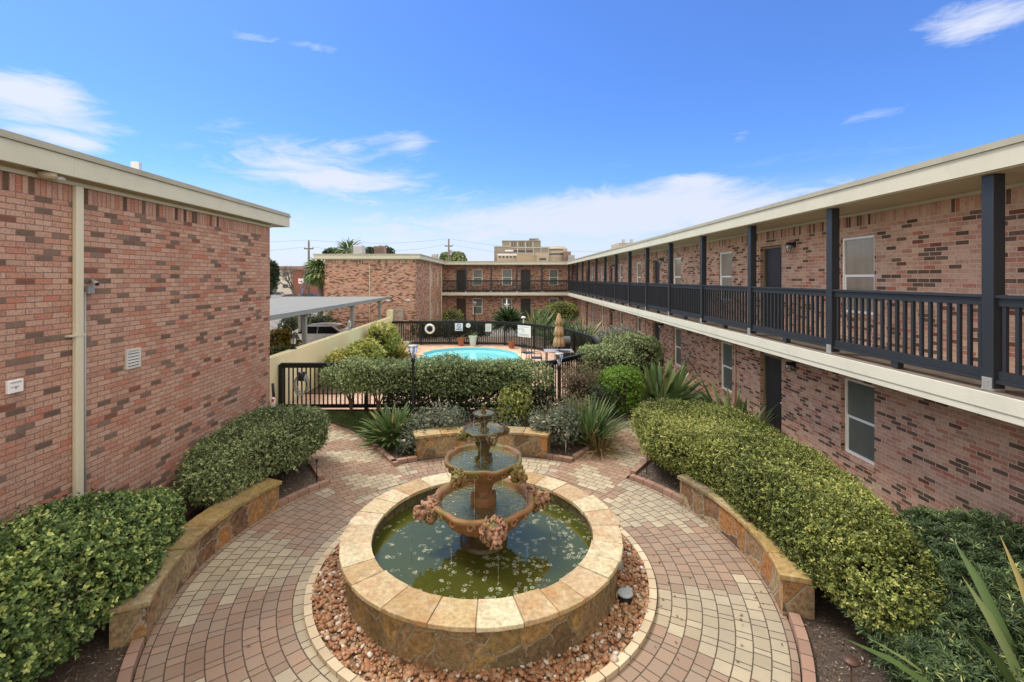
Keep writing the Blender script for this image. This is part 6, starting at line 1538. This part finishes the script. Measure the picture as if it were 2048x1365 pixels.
rad = Xp(960+1815/10.24, Yr)-xr; zt = Zp(465+325/10.24, Yr); mb = MB(); mb.lathe([(rad, 0), (rad, zt), (rad*.82, zt+.5), (rad*.8, zt+1.0), (0, zt+1.2)], 40, (xr, Yr+rad)); part('wall', mb, m_beige, t)
mb = MB(); zz = Zp(465+358/10.24, Yr); mb.lathe([(rad+.05, zz-.25), (rad+.05, zz+.35)], 60, (xr, Yr+rad), a0=R(185), a1=R(300)); part('window_strip', mb, m_win, t)
mb = MB(); zz = Zp(465+442/10.24, Yr); mb.lathe([(rad+.05, zz-.5), (rad+.05, zz+.35)], 60, (xr, Yr+rad), a0=R(185), a1=R(310)); part('window_strip', mb, m_win, t)
far_building('low_block', 'reddish brown block at the right end of the skyline group', 960+1725/10.24, 960+1862/10.24, 465+395/10.24, 254, 6, m_bbr)
far_building('low_block', 'grey glassy block at the extreme right end of the skyline group', 960+1810/10.24, 960+1940/10.24, 465+468/10.24, 250, 3, m_grey)
def rt(t, Y): boxes(t, 'roof_unit', m_alub, Y, [(1246, 1250, 479, 487), (1262, 1266, 479, 487)], 2)
far_building('tan_tower', 'tan building top just showing above the long right roof', 1238, 1276, 486, 200, 15, m_beige, rt)
def apt(t, Y):
    boxes(t, 'gable_wall', m_cream, Y, [(556, 585, 541, 597)]); boxes(t, 'roof', m_bbr, Y, [(553, 656, 533, 540)], 12, .5); boxes(t, 'window_opening', m_win, Y, [(567, 577, 545, 552), (567, 577, 569, 576)], out=.35)
far_building('brick_house', 'far two-storey brick apartment house with a cream end wall beyond the car park', 556, 660, 540, 97, 12, mat('red_brick_far', color=(.24, .10, .07), rough=.9, noise=.15), apt)
# utility poles and lines
def pole(label, u, v, Y):
    x, z = Xp(u, Y), Zp(v, Y); t = thing('utility_pole', label, 'utility pole', (x, Y, 0), 'utility poles behind the buildings')
    mb = MB(); mb.tube([(x, Y, -.1), (x, Y, z)], [.17, .12], 10); part('pole_shaft', mb, m_barkg, t, smooth=True)
    mb = MB(); mb.box(x-.6, x+.6, Y-.06, Y+.06, z-1.1, z-.95); part('crossarm', mb, m_barkg, t)
    for dx in (-.5, .5, 0): mb = MB(); mb.lathe([(.05, z-.95+(.95 if dx == 0 else 0)), (.07, z-.87+(.95 if dx == 0 else 0)), (.03, z-.8+(.95 if dx == 0 else 0))], 8, (x+dx, Y)); part('insulator', mb, m_grey, t)
    mb = MB(); mb.tube([(x+.28, Y, z-2.4), (x+.28, Y, z-1.6)], .2, 10); part('transformer', mb, m_grey, t) if u > 700 else None
    return (x, Y, z)
p1 = pole('utility pole left of the palm near the car park', 617.5, 482, 60); p2 = pole('utility pole rising behind the rear wing roof', 897.5, 479, 70)
def wire(label, a, b, sag):
    t = MB(); A, B = Vector(a), Vector(b); t.tube([A.lerp(B, k/24)-Vector((0, 0, sag*4*(k/24)*(1-k/24))) for k in range(25)], .011, 5); o = part('power_line', t, m_black); tag(o, label, 'power line', 'power lines between the poles')
wire('upper power line between the two utility poles', (p1[0], 60, p1[2]+.1), (p2[0], 70, p2[2]+.1), .55)
wire('lower power line between the two utility poles', (p1[0]+.5, 60, p1[2]-.8), (p2[0]-.5, 70, p2[2]-.8), .8)
wire('upper power line running left from the pole by the palm', (p1[0], 60, p1[2]+.1), (-60, 58, p1[2]-.2), .5)
wire('lower power line running left from the pole by the palm', (p1[0]-.5, 60, p1[2]-.8), (-60, 58, p1[2]-1.3), .9)
wire('upper power line running right from the pole behind the rear wing', (p2[0], 70, p2[2]+.1), (28, 88, p2[2]-.2), 1.2)
wire('lower power line running right from the pole behind the rear wing', (p2[0]+.5, 70, p2[2]-.8), (28, 88, p2[2]-1.4), 1.4)
# roof units
def ac(label, u0, u1, vt, Y, m_, z=5.52):
    x0, x1, zt_ = Xp(u0, Y), Xp(u1, Y), Zp(vt, Y); t = thing('roof_condenser', label, 'air conditioner', ((x0+x1)/2, Y, z))
    mb = MB(); mb.box(x0, x1, Y, Y+.8, z, zt_); part('cabinet', mb, m_, t, bevel=.02)
    mb = MB(); k = int((x1-x0)/.07)
    for j in range(k): x = x0+.04+(x1-x0-.08)*j/max(1, k-1); mb.box(x-.008, x+.008, Y-.012, Y-.002, z+.06, zt_-.08)
    part('grille', mb, m_black, t); mb = MB(); mb.lathe([(.0, zt_+.04), (.28, zt_+.03), (.30, zt_)], 20, ((x0+x1)/2, Y+.4)); part('fan_guard', mb, m_black, t)
ac('pale ribbed air conditioner on the projecting wing roof', 706, 724, 491, 33.5, m_alu); ac('brown air conditioner on the projecting wing roof', 748, 767.5, 493, 34.5, m_bbr)
ac('small grey roof box at the corner of the projecting wing', 863, 874, 509.5, 39.5, m_alub)
# trees
cloud_tree('oak_tree', 'round dark live oak behind the rear wing roof beside the utility pole', (Xp(908, 82), 82), Zp(497, 82), 3.6, 2600, .34, .20, L_grey, .3, flat=.62)
cloud_tree('oak_tree', 'low dark oak crown behind the brown air conditioner', (Xp(745, 60), 60), Zp(487.5, 60), 3.4, 1800, .28, .16, L_dark, .25, flat=.5)
cloud_tree('oak_tree', 'low dark tree crown left of the rooftop palm', (Xp(668, 62), 62), Zp(494, 62), 2.2, 1100, .28, .16, L_dark, .25, flat=.45)
cloud_tree('juniper_tree', 'tall dark narrow tree beside the end of the left building', (Xp(536, 50), 50), Zp(498, 50), 1.7, 2600, .26, .10, L_dark, .25, flat=1.9, blobs=9)
def palm(label, c, h, n, L_, shag=0, W=.16, crown_r=.15):
    rng = new_rng(); t = thing('palm_tree', label, 'palm', (c[0], c[1], 0), 'palms beyond the courtyard')
    V, F, r = blades(rng, (c[0], c[1], h), n, L_, W, spread=(10, 110), arch=.9, seg=6, base_r=crown_r, stalk=.25); link('crown', np_mesh('crown', V, F, r, L_palm), t)
    if shag:
        V, F, r = blades(rng, (c[0], c[1], h-.3), shag, L_*1.15, W, spread=(95, 150), arch=.55, seg=6, base_r=crown_r, stalk=.2); link('drooping_fronds', np_mesh('drooping_fronds', V, F, r, L_palm), t)
    mb = MB(); mb.tube([(c[0], c[1], -.1), (c[0]+.05, c[1], h*.5), (c[0], c[1], h)], [.24, .2, .17], 10); part('trunk', mb, m_barkg, t, smooth=True)
palm('shaggy palm with drooping fronds against the left end of the projecting wing', (Xp(640, 33.5), 33.5), 4.75, 300, .95, 1100, .15, .35)
palm('palm crown rising behind the pale rooftop air conditioner', (Xp(698, 50), 50), 6.9, 150, 2.0, 60, .16)
def bare_tree():
    rr = random.Random(21); x, y = Xp(596, 55), 55; t = thing('bare_tree', 'leafless tree in front of the far brick apartment house', 'tree', (x, y, 0)); mb = MB()
    def br(p, d, l, r, k):
        q = p+d*l; m = p.lerp(q, .5)+Vector((rr.uniform(-1, 1), rr.uniform(-1, 1), 0))*l*.08; mb.tube([p, m, q], [r, r*.85, r*.65], 6, cap=False)
        if k == 0: return
        for _ in range(3 if k > 1 else 4):
            e = (d+Vector((rr.uniform(-.9, .9), rr.uniform(-.9, .9), rr.uniform(-.2, .6)))).normalized(); br(q, e, l*rr.uniform(.6, .82), r*.6, k-1)
    mb.tube([(x, y, -.1), (x, y, 1.2)], [.22, .17], 8); me0 = mb; part('trunk', me0, m_barkg, t); mb = MB()
    for a in (.3, 1.6, 2.9, 4.4): br(Vector((x, y, 1.15)), Vector((math.cos(a)*.5, math.sin(a)*.4, .9)).normalized(), 1.7, .12, 4)
    part('crown', mb, m_barkg, t)
bare_tree()
t = thing('lot_sign', 'white and blue sign on a post in the far car park', 'sign', (Xp(606, 66), 66, 0)); Y = 66
mb = MB(); mb.tube([(Xp(604, Y), Y, -.1), (Xp(604, Y), Y, Zp(558, Y))], .07, 8); part('post', mb, m_signb, t)
mb = MB(); mb.box(Xp(597.5, Y), Xp(607.5, Y), Y-.12, Y-.06, Zp(567.5, Y), Zp(557.5, Y)); part('panel', mb, m_signw, t); mb = MB(); mb.box(Xp(607.6, Y), Xp(613, Y), Y-.1, Y-.05, Zp(568, Y), Zp(558, Y)); part('panel', mb, m_signb, t)
mb = MB(); mb.box(Xp(599, Y), Xp(606, Y), Y-.13, Y-.121, Zp(564.5, Y), Zp(562.5, Y)); part('lettering', mb, m_signr, t)
# rear courtyard bits
def rear_light(label, u, v, Y):
    x, z = Xp(u, Y), Zp(v, Y); t = thing('bulkhead_light', label, 'light', (x, Y, z), 'white bulkhead lights on the projecting wing'); mb = MB(); mb.ell((x, Y-.08, z), (.17, .10, .09), 14); part('cover', mb, m_glassf, t, smooth=True); mb = MB(); mb.box(x-.12, x+.12, Y-.03, Y, z-.05, z+.05); part('base', mb, m_white, t)
rear_light('white bulkhead light on the wing wall just above the carport corner', 777, 601.5, 30.04); rear_light('white bulkhead light on the wing wall over the gate', 817, 601.3, 30.04)
t = thing('pedestal_fountain', 'small white pedestal fountain before the middle rear window', 'fountain', (Xp(1013.5, 38), 38, .1))
mb = MB(); mb.lathe([(.25, .1), (.12, .25), (.08, .9), (.42, 1.15), (.44, 1.2), (.05, 1.15), (.05, 1.7), (.26, 1.85), (.27, 1.88), (.04, 1.86), (.05, 2.2), (.0, 2.35)], 24, (Xp(1013.5, 38), 38)); part('tiers', mb, m_white, t, smooth=True)
t = thing('bollard_light', 'white mushroom light between the sago palm and the strappy clump', 'light', (Xp(1047, 29), 29, .2))
mb = MB(); mb.tube([(Xp(1047, 29), 29, .2), (Xp(1047, 29), 29, 1.5)], .04, 8); part('post', mb, m_white, t); mb = MB(); mb.lathe([(0, 1.62), (.13, 1.58), (.15, 1.5), (.05, 1.46)], 18, (Xp(1047, 29), 29)); part('cap', mb, m_white, t, smooth=True)
